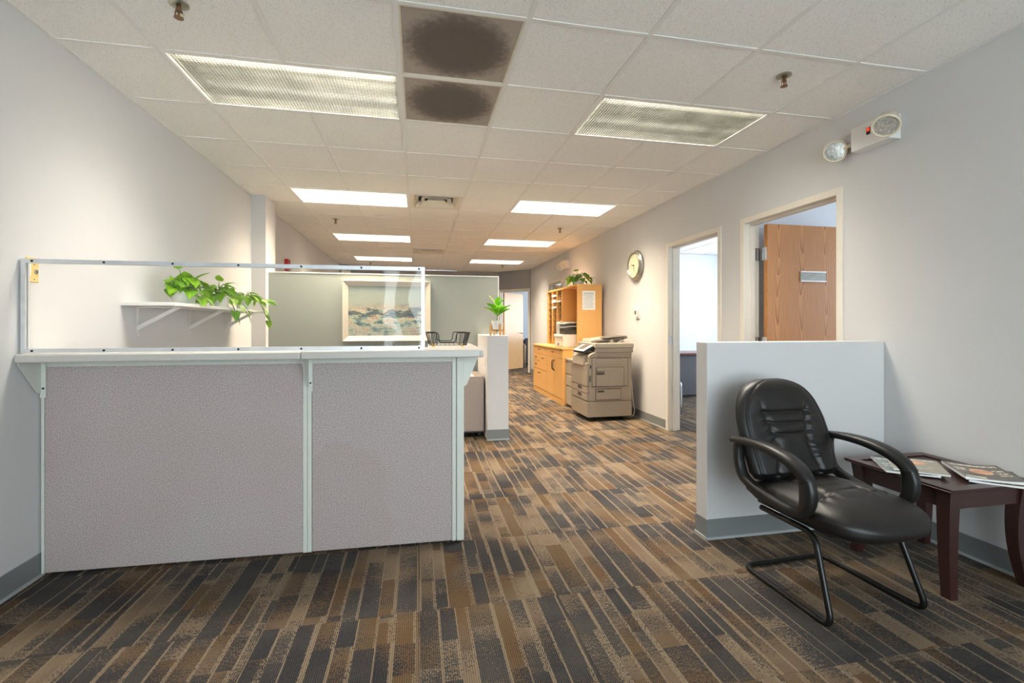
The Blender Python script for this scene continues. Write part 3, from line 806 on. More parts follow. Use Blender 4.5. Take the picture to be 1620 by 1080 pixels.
for (x, y, lab) in ((-1.04, 2.32, 'ceiling sprinkler head at the upper left, near the dark return panels'), (2.05, 2.30, 'ceiling sprinkler head above the emergency light on the right'),
                    (-1.08, 6.59, 'small ceiling sprinkler behind the second light row on the left'), (2.05, 6.58, 'small ceiling sprinkler behind the second light row on the right'),
                    (-1.05, 10.95, 'tiny far ceiling sprinkler on the left above the clear screen'), (1.97, 10.9, 'tiny far ceiling sprinkler on the right near the far door')):
    s = thing('ceiling_sprinkler', lab, 'sprinkler', (x, y, CE), group='ceiling sprinklers')
    z = CE + 0.001
    obj('escutcheon', MB().lathe([(0.040, 0), (0.040, -0.006), (0.024, -0.010), (0.018, -0.004)], (x, y, z)), 'clock_rim', s, smooth=False)
    m = MB().lathe([(0.010, 0.0), (0.010, -0.028), (0.013, -0.03), (0.013, -0.036)], (x, y, z), seg=12)
    for q in (-1, 1): m.tube([(x + q * 0.012, y, z - 0.034), (x + q * 0.015, y, z - 0.048), (x + q * 0.004, y, z - 0.062)], 0.003, 6)
    m.lathe([(0.004, -0.036), (0.004, -0.062)], (x, y, z), seg=8)
    obj('frame_arms', m, 'bronze', s)
    obj('deflector', MB().lathe([(0.004, -0.060), (0.019, -0.062), (0.019, -0.065), (0.003, -0.067)], (x, y, z), seg=16), 'bronze', s)
#--PART3--

# ================================================================== RECEPTION COUNTER
CA = math.atan2(-0.045, 2.005)                       # the counter stands slightly askew
CO = (-1.776, 2.647, 0.0)
def cthing(name, label, cat, x=0.0, z=0.0):
    c, s = math.cos(CA), math.sin(CA)
    return thing(name, label, cat, (CO[0] + c * x, CO[1] + s * x, z), CA)
# local frame: x along the front, y away from the viewer; panel face at y=0
def panel(name, label, x0, x1, cloth, trim_l, trim_r, top=1.037):
    t = cthing(name, label, 'partition panel')
    obj('fabric', MB().box(x0 + trim_l + 0.001, 0.0, 0.0135, x1 - trim_r - 0.001, 0.05, top - 0.03), cloth, t, bevel=0.004, local=True)
    for a, b in ((x0, x0 + trim_l), (x1 - trim_r, x1)):
        obj('edge_trim', MB().box(a, -0.004, 0.0125, b, 0.054, top), 'sage_trim', t, bevel=0.002, local=True, seg=1)
    obj('top_trim', MB().box(x0 + trim_l, 0.002, top - 0.03, x1 - trim_r, 0.048, top), 'sage_trim', t, local=True)
    for x in (x0 + trim_l / 2 + 0.006, (x0 + x1) / 2 - 0.02, x1 - trim_r / 2 - 0.004):
        obj('glide_foot', MB().lathe([(0.012, 0.0), (0.012, 0.008), (0.005, 0.009), (0.005, 0.0125)], (x, 0.025, 0), seg=10), 'bronze', t, local=True)
    return t
def bracket(t, x, sgn=1):
    m = MB().prism([(-0.004, 1.037), (-0.135, 1.037), (-0.135, 1.025), (-0.03, 0.885), (-0.004, 0.885)], 'x', x - 0.0015, x + 0.0015)
    m.box(x - 0.004, -0.008, 0.86, x + 0.02 * sgn, -0.004, 1.03)
    b = obj('bracket', m, 'sage_trim', t, local=True)
    obj('screw', MB().lathe([(0.005, 0), (0.005, 0.003)], (x + 0.010 * sgn, -0.008, 0.905), (0, -1, 0), 8), 'screw_black', b, local=True)
t = panel('cubicle_partition', 'long mauve-grey fabric panel of the reception counter, against the left wall', 0.0, 1.205, 'panel_fabric', 0.012, 0.021)
bracket(t, 0.003)
t2 = panel('cubicle_partition', 'shorter mauve-grey fabric panel of the reception counter with a faint stain', 1.2065, 1.985, 'panel_fabric_stained', 0.021, 0.022)
bracket(t2, 1.213)
t3 = cthing('cubicle_partition', 'end panel of the counter turning back from the corner post', 'partition panel')
obj('corner_post', MB().box(1.988, -0.006, 0.0125, 2.028, 0.05, 1.037), 'sage_trim', t3, bevel=0.003, local=True, seg=1)
obj('fabric', MB().box(1.988, 0.052, 0.0135, 2.031, 0.62, 1.02), 'panel_fabric', t3, bevel=0.004, local=True)
obj('edge_trim', MB().box(1.987, 0.621, 0.0125, 2.032, 0.64, 1.037), 'sage_trim', t3, local=True)
obj('top_trim', MB().box(1.989, 0.052, 1.02, 2.03, 0.62, 1.037), 'sage_trim', t3, local=True)
for y in (0.02, 0.6): obj('glide_foot', MB().lathe([(0.012, 0.0), (0.012, 0.008), (0.005, 0.009), (0.005, 0.0125)], (2.008, y, 0), seg=10), 'bronze', t3, local=True)
b = obj('bracket', MB().prism([(2.031, 1.037), (2.115, 1.037), (2.115, 1.028), (2.05, 0.872), (2.04, 0.862), (2.031, 0.862)], 'y', 0.058, 0.062)
        .box(2.0315, 0.05, 0.98, 2.037, 0.07, 1.035), 'sage_trim', t3, local=True)
# worktops
def rtop(name, label, poly, z0, z1):
    w = cthing(name, label, 'worktop')
    obj('slab', MB().prism(poly, 'z', z0, z1), 'counter_lam', w, bevel=0.008, local=True, seg=3)
    return w
rtop('reception_worktop', 'long pale laminate counter top below the clear screen', [(-0.004, -0.15), (1.2075, -0.15), (1.2075, 0.16), (-0.004, 0.16)], 1.038, 1.077)
rc = [(1.2095, -0.15), (2.10, -0.15), (2.118, -0.142), (2.126, -0.122), (2.126, 0.70), (1.83, 0.70), (1.83, 0.16), (1.2095, 0.16)]
rtop('reception_worktop', 'shorter pale laminate counter top with a rounded corner, carrying the wire tray', rc, 1.038, 1.081)

# ---- clear screen in an aluminium frame
sg = cthing('clear_screen', 'clear acrylic sneeze screen in a thin aluminium frame on the counter', 'screen', z=1.0812)
SX0, SX1, SH = 0.0, 1.815, 0.432                     # local z from the counter top
yF = -0.105
SL = [(SX0, -0.0035), (SX1, 0.0)]
def chan(x0, x1, z0, z1):
    return MB().box(x0, yF - 0.013, z0, x1, yF - 0.004, z1).box(x0, yF + 0.004, z0, x1, yF + 0.013, z1)
obj('bottom_rail', chan(0.018, SX1 - 0.018, 0.0, 0.019).box(0.018, yF - 0.004, 0, SX1 - 0.018, yF + 0.004, 0.003), 'aluminium', sg, local=True)
obj('top_rail', chan(0.018, SX1 - 0.018, SH - 0.019, SH).box(0.018, yF - 0.004, SH - 0.003, SX1 - 0.018, yF + 0.004, SH), 'aluminium', sg, local=True)
obj('upright', chan(0.0, 0.018, 0.0, SH).box(0.0, yF - 0.004, 0, 0.004, yF + 0.004, SH), 'aluminium', sg, local=True)
obj('upright', chan(SX1 - 0.018, SX1, 0.0, SH).box(SX1 - 0.004, yF - 0.004, 0, SX1, yF + 0.004, SH), 'aluminium', sg, local=True)
for k in range(7):
    x = 0.045 + k * (SX1 - 0.075) / 6
    for z in (0.0095, SH - 0.0095):
        obj('screw', MB().lathe([(0.0055, 0), (0.0045, 0.003), (0.001, 0.004)], (x, yF - 0.013, z), (0, -1, 0), 10), 'screw_black', sg, local=True)
def sheet(u, v):
    x = 0.006 + u * (SX1 - 0.012); z = 0.004 + v * (SH - 0.008)
    e = math.sin(PI * u) * math.sin(PI * v)
    w = e * (0.006 * math.sin(9.0 * u + 2.6 * v + 0.4) + 0.004 * math.sin(15.0 * u - 4.5 * v))
    return (x, yF + w, z)
obj('acrylic_sheet', MB().grid(sheet, 120, 32), 'acrylic', sg, local=True, smooth=True)

# ---- wire tray on the counter
def wire_tray():
    cx, cy, z = 0.175, 2.88, 1.0812
    t = thing('wire_tray', 'black wire letter tray with low front and gold feet on the counter', 'tray', (cx, cy, z))
    L, D, H = 0.125, 0.15, 0.072                     # half length, half depth, height
    foot = 0.012
    for sx in (-1, 1):
        for sy in (-1, 1):
            obj('foot', MB().lathe([(0.004, 0), (0.009, 0.003), (0.009, 0.009), (0.004, 0.0125)], (sx * 0.085, sy * 0.10, 0), seg=10), 'brass', t, local=True)
    m = MB(); r = 0.0022
    bl, bd = 0.108, 0.132
    m.tube(fillet([(-bl, -bd, foot), (bl, -bd, foot), (bl, bd, foot), (-bl, bd, foot), (-bl, -bd, foot)], 0.015, 3), r, 6)
    for k in range(8): x = -bl + 2 * bl * (k + .5) / 8; m.tube([(x, -bd, foot), (x, bd, foot)], r * .8, 6)
    obj('base_wires', m, 'black_wire', t, local=True)
    zt = foot + H
    def rim(y, yb):
        return fillet([(-L, y, zt), (-0.06, y, zt), (-0.052, yb, foot + 0.016), (0.04, yb, foot + 0.016), (0.048, y, zt), (L, y, zt)], 0.014, 4)
    m = MB()
    a = rim(-D, -bd - 0.003); b = rim(D, bd + 0.003)
    m.tube([tuple(p) for p in a] + [tuple(p) for p in reversed(b)], r * 1.35, 6, closed=True)
    obj('rim', m, 'black_wire', t, local=True)
    m = MB()
    for sx in (-1, 1):
        for k in range(6):
            y = -D + 0.02 + k * (2 * D - 0.04) / 5
            obj('side_wire', MB().tube([(sx * bl, y * bd / D, foot), (sx * L, y, zt)], r, 6), 'black_wire', t, local=True)
        for xx in ((0.075, 0.095, 0.113) if sx > 0 else (0.072, 0.092, 0.112)):
            for sy in (-1, 1): obj('side_wire', MB().tube([(sx * xx * 0.9, sy * bd, foot), (sx * xx, sy * D, zt)], r, 6), 'black_wire', t, local=True)
wire_tray()

# ---- mobile file cabinet behind the counter
fc = thing('file_cabinet', 'taupe metal file cabinet on casters beside the low wall', 'cabinet', (0.475, 5.29, 0))
obj('body', MB().box(0.25, 4.995, 0.065, 0.70, 5.60, 0.655), 'taupe_metal', fc, bevel=0.004)
obj('drawer', MB().box(0.253, 4.982, 0.075, 0.697, 4.9945, 0.625), 'taupe_metal', fc, bevel=0.003)
obj('recessed_handle', MB().box(0.29, 4.979, 0.575, 0.50, 4.9818, 0.598).box(0.30, 4.9775, 0.592, 0.49, 4.9789, 0.598), 'copier_dark', fc)
obj('plinth', MB().box(0.27, 5.0, 0.052, 0.68, 5.59, 0.064), 'dark_metal', fc)
for x in (0.30, 0.655):
    for y in (5.04, 5.55): obj('caster', MB().lathe([(0.024, -0.012), (0.026, 0), (0.024, 0.012)], (x, y, 0.026), (1, 0, 0), 14).box(x - 0.014, y - 0.012, 0.03, x + 0.014, y + 0.012, 0.053), 'black_plastic', fc)
tag(obj('paper_sheet', MB().box(0.36, 5.02, 0.6562, 0.60, 5.32, 0.6592), 'paper'), 'white papers lying on the taupe file cabinet', 'paper')

# ================================================================== PLANTS
def leaf_mesh(name, mat, kind, nu=6, nv=10):
    """unit leaf: base at origin, tip at y=1, width along x"""
    def w(v):
        if kind == 'heart': return 0.40 * (math.sin(PI * min(1, v * 1.02 + 0.05) ** 0.62)) * (1 - 0.12 * v) if v < 0.98 else 0.0
        return 0.40 * math.sin(PI * v ** 1.5) ** 0.75 if 0 < v < 1 else 0.02
    def f(u, v):
        s = (u - 0.5) * 2; ww = max(0.0, w(v))
        x = s * ww
        y = v - (0.10 * (abs(s) ** 1.5) * (1 - v) if kind == 'heart' else 0)
        z = 0.16 * abs(s) * ww * 1.6 - 0.22 * v * v + (0.03 * math.sin(v * 14 + s) * abs(s) if kind != 'heart' else 0)
        return (x, y, z)
    m = MB().grid(f, nu, nv)
    me = m.mesh(name, smooth=True); me.materials.append(MATS[mat]); return me
LEAF = {k: leaf_mesh('leaf', k, 'fig' if 'fig' in k or 'pale' in k else 'heart') for k in ('leaf_pothos', 'leaf_dark', 'leaf_fig', 'leaf_pale')}
def add_leaf(t, key, p, d, size, roll=0.0):
    """p: local base of the blade, d: direction of its tip"""
    d = Vector(d).normalized(); up = Vector((0, 0, 1))
    side = d.cross(up)
    if side.length < 0.05: side = Vector((1, 0, 0))
    side.normalize(); nrm = side.cross(d)
    M = Matrix((side, d, nrm)).transposed().to_4x4() @ Matrix.Rotation(roll, 4, 'Y')
    o = bpy.data.objects.new('leaf', LEAF[key]); link(o, t)
    o.location = p; o.rotation_euler = M.to_euler(); o.scale = (size, size, size)
    return o
def pothos(name, label, loc, pot, spec, key, rnd, cat='plant', group=None, wall=False, edge=9.0):
    """pot = (radius, height); spec: list of (dx,dy,dz, droop, size) leaf places around the pot centre"""
    t = thing(name, label, cat, loc, group=group)
    r, h = pot
    obj('pot', MB().lathe([(r * 0.84, 0), (r * 0.86, 0.004), (r, h), (r * 0.93, h), (r * 0.88, h * 0.8)], (0, 0, 0), seg=28), 'pot_white', t, local=True, smooth=False)
    obj('soil', MB().lathe([(r * 0.89, h * 0.86), (r * 0.3, h * 0.9)], (0, 0, 0), seg=20), 'soil', t, local=True)
    st = MB()
    for (dx, dy, dz, droop, size) in spec:
        if wall and dx < -0.04: dx = -0.04 + dx * 0.1
        e = Vector((dx, dy, dz)); a = Vector((dx * 0.1, dy * 0.1, h * 0.86))
        top = Vector((dx * 0.5, dy * 0.5, max(h + 0.03, (h + dz) / 2 + 0.05)))
        st.tube(smoothpath([a, top, e], 4), 0.0022, 5)
        o = Vector((dx, dy, 0.0)); o = o.normalized() if o.length > 0.01 else Vector((1, 0, 0))
        d = Vector((o.x, o.y, droop)) + Vector((rnd.uniform(-.45, .45), rnd.uniform(-.45, .45), rnd.uniform(-.15, .15)))
        if wall and d.x < 0: d.x *= -0.5
        d = d.normalized()
        if e.x < edge and e.z + d.z * size * 1.2 < 0.012: d.z = max(-0.9, (0.012 - e.z) / (size * 1.2)); 
        if e.x < edge and e.z < 0.03: e.z = 0.03
        add_leaf(t, key, e, d, size * rnd.uniform(0.88, 1.12), rnd.uniform(-0.35, 0.35))
    obj('stems', st, 'stem_green', t, local=True)
    return t
def bush(rnd, n, rx, ry, z0, z1, s0, s1):
    out = []
    for k in range(n):
        a = 2 * PI * (k * 0.618 + rnd.uniform(-.06, .06)); q = 0.35 + 0.65 * ((k + 0.5) / n) ** 0.7
        z = z1 - (z1 - z0) * (k + 0.5) / n + rnd.uniform(-.012, .012)
        out.append((rx * q * math.cos(a), ry * q * math.sin(a), z, rnd.uniform(-1.1, 0.1), rnd.uniform(s0, s1)))
    return out
# wall shelf on brackets
sh = thing('wall_shelf', 'white wall shelf on three brackets carrying trailing plants', 'shelf', (XL, 4.15, 1.33))
obj('board', MB().box(XL, 3.27, 1.330, -1.487, 5.03, 1.352), 'white_paint', sh, bevel=0.002, seg=1)
for y in (3.45, 4.15, 4.85):
    m = MB().box(XL, y - 0.010, 1.135, XL + 0.004, y + 0.010, 1.329).box(XL + 0.004, y - 0.010, 1.322, -1.53, y + 0.010, 1.3295)
    m.prism([(XL + 0.004, 1.175), (XL + 0.004, 1.205), (-1.575, 1.322), (-1.535, 1.322)], 'y', y - 0.011, y + 0.011)
    b = obj('bracket', m, 'white_paint', sh)
SZ = 1.3525
r_ = random.Random(3)
sp = bush(r_, 26, 0.12, 0.16, 0.09, 0.20, 0.09, 0.12)
sp += [(0.05, -0.20, 0.235, 0.5, 0.075), (0.02, -0.235, 0.115, 0.1, 0.06), (0.11, -0.02, 0.03, -1.6, 0.10), (0.12, 0.03, 0.05, -1.8, 0.10), (0.10, -0.05, 0.06, -1.8, 0.10), (0.05, 0.05, 0.18, 0.6, 0.12), (0.02, -0.02, 0.17, 0.9, 0.12)]
pothos('potted_philodendron', 'bushy trailing plant in a white pot, nearest on the wall shelf', (-1.62, 3.68, SZ), (0.075, 0.095), sp, 'leaf_pothos', r_, group='trailing plants on the wall shelf', wall=True, edge=0.139)
r_ = random.Random(11)
sp = bush(r_, 26, 0.13, 0.16, 0.08, 0.18, 0.085, 0.12)
sp += [(0.16, -0.12, -0.03, -1.4, 0.10), (0.17, -0.10, -0.07, -2.2, 0.10), (0.165, -0.04, 0.02, -1.2, 0.10), (0.15, -0.15, 0.07, -0.6, 0.11), (0.17, 0.17, -0.07, -2.2, 0.08), (0.17, 0.16, -0.02, -2.2, 0.06), (0.03, -0.08, 0.22, 1.2, 0.09), (0.05, 0.0, 0.19, 0.6, 0.09)]
pothos('potted_philodendron', 'trailing plant in a white pot, middle of the three on the wall shelf', (-1.62, 4.28, SZ), (0.075, 0.095), sp, 'leaf_pothos', r_, group='trailing plants on the wall shelf', wall=True, edge=0.139)
r_ = random.Random(23)
sp = bush(r_, 22, 0.13, 0.17, 0.08, 0.15, 0.085, 0.115)
sp += [(0.15, 0.02, 0.06, -0.8, 0.09), (0.16, 0.06, 0.0, -1.8, 0.09), (0.165, 0.09, -0.05, -2.0, 0.09), (0.17, 0.12, -0.10, -2.4, 0.09), (0.16, 0.14, 0.08, -0.3, 0.11), (0.15, 0.0, 0.09, -0.5, 0.1), (0.165, 0.11, -0.06, -2.4, 0.08), (0.14, 0.20, 0.10, 0.1, 0.10)]
pothos('potted_philodendron', 'trailing plant at the far end of the wall shelf by the pilaster', (-1.62, 4.86, SZ), (0.075, 0.095), sp, 'leaf_pothos', r_, group='trailing plants on the wall shelf', wall=True, edge=0.139)

# fiddle-leaf plant in a pot on a wooden stand
px, py, pz = 0.842, 4.98, 1.1005
pt = thing('potted_fig', 'small broad-leaved plant in a white pot on a wooden stand', 'plant', (px, py, pz))
obj('pot', MB().lathe([(0.052, 0.062), (0.062, 0.066), (0.064, 0.160), (0.059, 0.160), (0.056, 0.14)], (0, 0, 0), seg=28), 'pot_white', pt, local=True)
obj('soil', MB().lathe([(0.057, 0.140), (0.02, 0.144)], (0, 0, 0), seg=20), 'soil', pt, local=True)
stn = obj('stand_ring', MB().box(-0.06, -0.009, 0.042, 0.06, 0.009, 0.0615).box(-0.009, -0.06, 0.042, 0.009, -0.009, 0.0615).box(-0.009, 0.009, 0.042, 0.009, 0.06, 0.0615), 'bamboo', pt, local=True)
for a in range(4):
    ang = a * PI / 2 + 0.25
    cx_, cy_ = 0.078 * math.cos(ang), 0.078 * math.sin(ang)
    obj('stand_leg', MB().box(cx_ - 0.011, cy_ - 0.011, 0.0, cx_ + 0.011, cy_ + 0.011, 0.122), 'bamboo', pt, local=True, bevel=0.003, seg=1)
obj('stems', MB().tube([(0, 0, 0.13), (0.004, 0, 0.2), (0, 0.005, 0.30)], 0.005, 6), 'stem_green', pt, local=True)
for (p, d, s, k) in [((0, 0, .20), (0.7, -0.5, 0.35), 0.16, 'leaf_fig'), ((0, 0, .21), (-0.95, -0.1, 0.55), 0.16, 'leaf_fig'), ((0, 0, .23), (1.0, -0.1, 0.62), 0.16, 'leaf_fig'),
                     ((0, 0, .24), (-0.8, -0.3, 0.7), 0.15, 'leaf_fig'), ((0, 0, .28), (0.6, -0.2, 0.95), 0.13, 'leaf_fig'), ((0, 0, .29), (-0.5, 0.1, 0.9), 0.15, 'leaf_pale'),
                     ((0, 0, .25), (0.3, 0.9, 0.5), 0.15, 'leaf_fig'), ((0, 0, .22), (-0.3, 0.9, 0.5), 0.15, 'leaf_fig'), ((0, 0, .22), (0.1, -0.9, 0.5), 0.14, 'leaf_fig'), ((0.02, 0, .24), (0.9, 0.4, 0.45), 0.13, 'leaf_pale'), ((0, 0, .30), (0.1, -0.1, 1.0), 0.11, 'leaf_fig')]:
    add_leaf(pt, k, p, (d[0], d[1], d[2] + 0.35), s * 1.1)

# ---- framed painting on the partition
fr = thing('framed_painting', 'framed harbour painting in cream mouldings on the grey-green partition', 'painting', (-0.35, 5.649, 1.375))
X0, X1, Z0, Z1 = -0.497, 0.497, -0.35, 0.35; fw = 0.062
for nm, poly in (('top', [(X0, Z1), (X1, Z1), (X1 - fw, Z1 - fw), (X0 + fw, Z1 - fw)]), ('bottom', [(X0, Z0), (X1, Z0), (X1 - fw, Z0 + fw), (X0 + fw, Z0 + fw)]),
                 ('l', [(X0, Z0), (X0, Z1), (X0 + fw, Z1 - fw), (X0 + fw, Z0 + fw)]), ('r', [(X1, Z0), (X1, Z1), (X1 - fw, Z1 - fw), (X1 - fw, Z0 + fw)])):
    m = MB()
    vs = [(x, -0.045 if k < 2 else -0.018, z) for k, (x, z) in enumerate(poly)] + [(x, 0.0, z) for x, z in poly]
    m.add(vs, [(0, 1, 2, 3), (7, 6, 5, 4), (0, 1, 5, 4), (1, 2, 6, 5), (2, 3, 7, 6), (3, 0, 4, 7)])
    obj('frame_moulding', m, 'mat_cream', fr, local=True, bevel=0.003, seg=1)
obj('canvas', MB().box(X0 + fw, -0.014, Z0 + fw, X1 - fw, -0.002, Z1 - fw), 'harbour_painting', fr, local=True)

# ================================================================== WALL FITTINGS
wp = thing('wall_plate', 'almond yellow wall plate with a round key switch, behind the screen corner', 'wall plate', (XL, 2.60, 1.47))
obj('plate', MB().box(XL, 2.563, 1.412, XL + 0.006, 2.637, 1.527), 'almond_plate', wp, bevel=0.002, seg=1)
obj('key_switch', MB().lathe([(0.011, 0), (0.011, 0.006), (0.006, 0.008)], (XL + 0.006, 2.615, 1.462), (1, 0, 0), 14), 'chrome', wp)
obj('sticker', MB().box(XL + 0.006, 2.572, 1.44, XL + 0.0066, 2.588, 1.50), 'paper', wp)
for z in (1.425, 1.495): obj('screw', MB().lathe([(0.003, 0), (0.003, 0.0015)], (XL + 0.006, 2.608, z), (1, 0, 0), 8), 'steel_dark', wp)

al = thing('fire_alarm', 'red fire alarm strobe on the left wall beyond the pilaster', 'alarm', (XL, 6.90, 2.03))
obj('body', MB().box(XL, 6.84, 1.955, XL + 0.05, 6.96, 2.115), 'red_plastic', al, bevel=0.006)
obj('strobe', MB().lathe([(0.03, 0), (0.028, 0.02), (0.012, 0.03)], (XL + 0.05, 6.90, 1.985), (1, 0, 0), 14), 'lens_silver', al)

ck = thing('wall_clock', 'round silver wall clock with a cream face', 'clock', (XR, 5.665, 1.99))
C = (XR, 5.665, 1.99); AX = (-1, 0, 0)
obj('case', MB().lathe([(0.172, 0.0), (0.195, 0.008), (0.20, 0.022), (0.19, 0.034), (0.178, 0.04), (0.176, 0.06), (0.164, 0.066), (0.156, 0.060), (0.156, 0.042)], C, AX, 48), 'clock_rim', ck, smooth=True)
obj('face', MB().lathe([(0.156, 0.041), (0.156, 0.045)], C, AX, 40), 'clock_face', ck)
for h in range(12):
    a = h * PI / 6; rr = 0.128
    m = MB(); L = 0.018 if h % 3 == 0 else 0.011
    for q in (-1, 1): pass
    o_ = (C[0] - 0.0455, C[1] - rr * math.sin(a), C[2] + rr * math.cos(a))
    m.box(o_[0] - 0.0008, o_[1] - 0.004, o_[2] - L / 2, o_[0] + 0.0004, o_[1] + 0.004, o_[2] + L / 2)
    obj('hour_mark', m, 'copier_grey', ck)
def hand(name, ang, L, w, x):
    d = Vector((0, -math.sin(ang), math.cos(ang))); n = Vector((0, math.cos(ang), math.sin(ang)))
    a = Vector(C) + Vector((x, 0, 0)) - d * 0.02; b = Vector(C) + Vector((x, 0, 0)) + d * L
    vs = [a + n * w, a - n * w, b - n * w * .5, b + n * w * .5]; vs += [v + Vector((-0.0015, 0, 0)) for v in vs]
    obj(name, MB().add(vs, [(0, 1, 2, 3), (7, 6, 5, 4), (0, 1, 5, 4), (1, 2, 6, 5), (2, 3, 7, 6), (3, 0, 4, 7)]), 'black_plastic', ck)
hand('hour_hand', math.radians(282), 0.085, 0.006, -0.050)
hand('minute_hand', math.radians(168), 0.125, 0.004, -0.053)
th_ = thing('thermostat', 'small white thermostat on the right wall below the clock', 'thermostat', (XR, 5.64, 1.365))
obj('back_plate', MB().box(XR - 0.008, 5.58, 1.29, XR, 5.69, 1.44), 'white_paint', th_, bevel=0.003, seg=1)
bd = obj('body', MB().box(XR - 0.04, 5.60, 1.315, XR - 0.008, 5.68, 1.415), 'white_paint', th_, bevel=0.004)
obj('display', MB().box(XR - 0.0412, 5.615, 1.35, XR - 0.04, 5.665, 1.40), 'copier_grey', bd)

def emergency(loc, label):
    """local: x away from the wall is negative; y along the wall"""
    t = thing('emergency_light', label, 'emergency light', loc, group='twin-head emergency lights')
    obj('housing', MB().box(-0.085, -0.13, -0.075, 0, 0.12, 0.075), 'white_paint', t, local=True, bevel=0.003)
    obj('indicator', MB().box(-0.0875, -0.012, -0.005, -0.085, 0.012, 0.038), 'black_plastic', t, local=True)
    obj('led', MB().box(-0.0885, -0.008, 0.016, -0.0875, 0.008, 0.034), 'red_led', t, local=True)
    for (c, ax, a) in (((-0.075, 0.245, -0.02), Vector((-0.62, -0.62, -0.25)), (-0.04, 0.12, -0.01)), ((-0.150, -0.165, -0.02), Vector((-0.60, -0.35, -0.72)), (-0.085, -0.105, 0.02))):
        C_ = Vector(c); A = ax.normalized()
        arm = obj('swivel', MB().tube([a, tuple(C_ - A * 0.035)], 0.011, 8), 'cream_head', t, local=True)
        h = obj('lamp_head', MB().lathe([(0.046, -0.065), (0.058, -0.05), (0.068, 0.0), (0.072, 0.012), (0.068, 0.020), (0.061, 0.020), (0.059, 0.012)], C_, A, 24), 'cream_head', t, local=True, smooth=True)
        obj('lens', MB().lathe([(0.060, 0.013), (0.042, 0.017), (0.012, 0.019)], C_, A, 24), 'lens_silver', h, local=True)
    return t
emergency((XR, 2.39, 2.395), 'twin-head emergency light high on the right wall above the doors')
emergency((XR, 8.55, 2.37), 'small distant twin-head emergency light above the maple hutch')
ad = thing('defibrillator_sign', 'small white sign with AED and a red heart in the far left corner', 'sign', (-1.655, 11.485, 2.475), math.radians(45))
obj('board', MB().box(-0.12, -0.008, -0.22, 0.12, 0.0, 0.12), 'paper', ad, local=True)
text_obj('lettering', 'AED', 0.11, 'black_plastic', ad, (0, -0.0085, 0.06), (PI / 2, 0, 0), 0.0005)
hp_ = [(16 * math.sin(k * PI / 12) ** 3 * 0.0045, (13 * math.cos(k * PI / 12) - 5 * math.cos(k * PI / 6) - 2 * math.cos(k * PI / 4) - math.cos(k * PI / 3)) * 0.0045 - 0.08) for k in range(24)]
obj('heart', MB().prism(hp_, 'y', -0.0095, -0.0081), 'red_plastic', ad, local=True)
#--PART4--

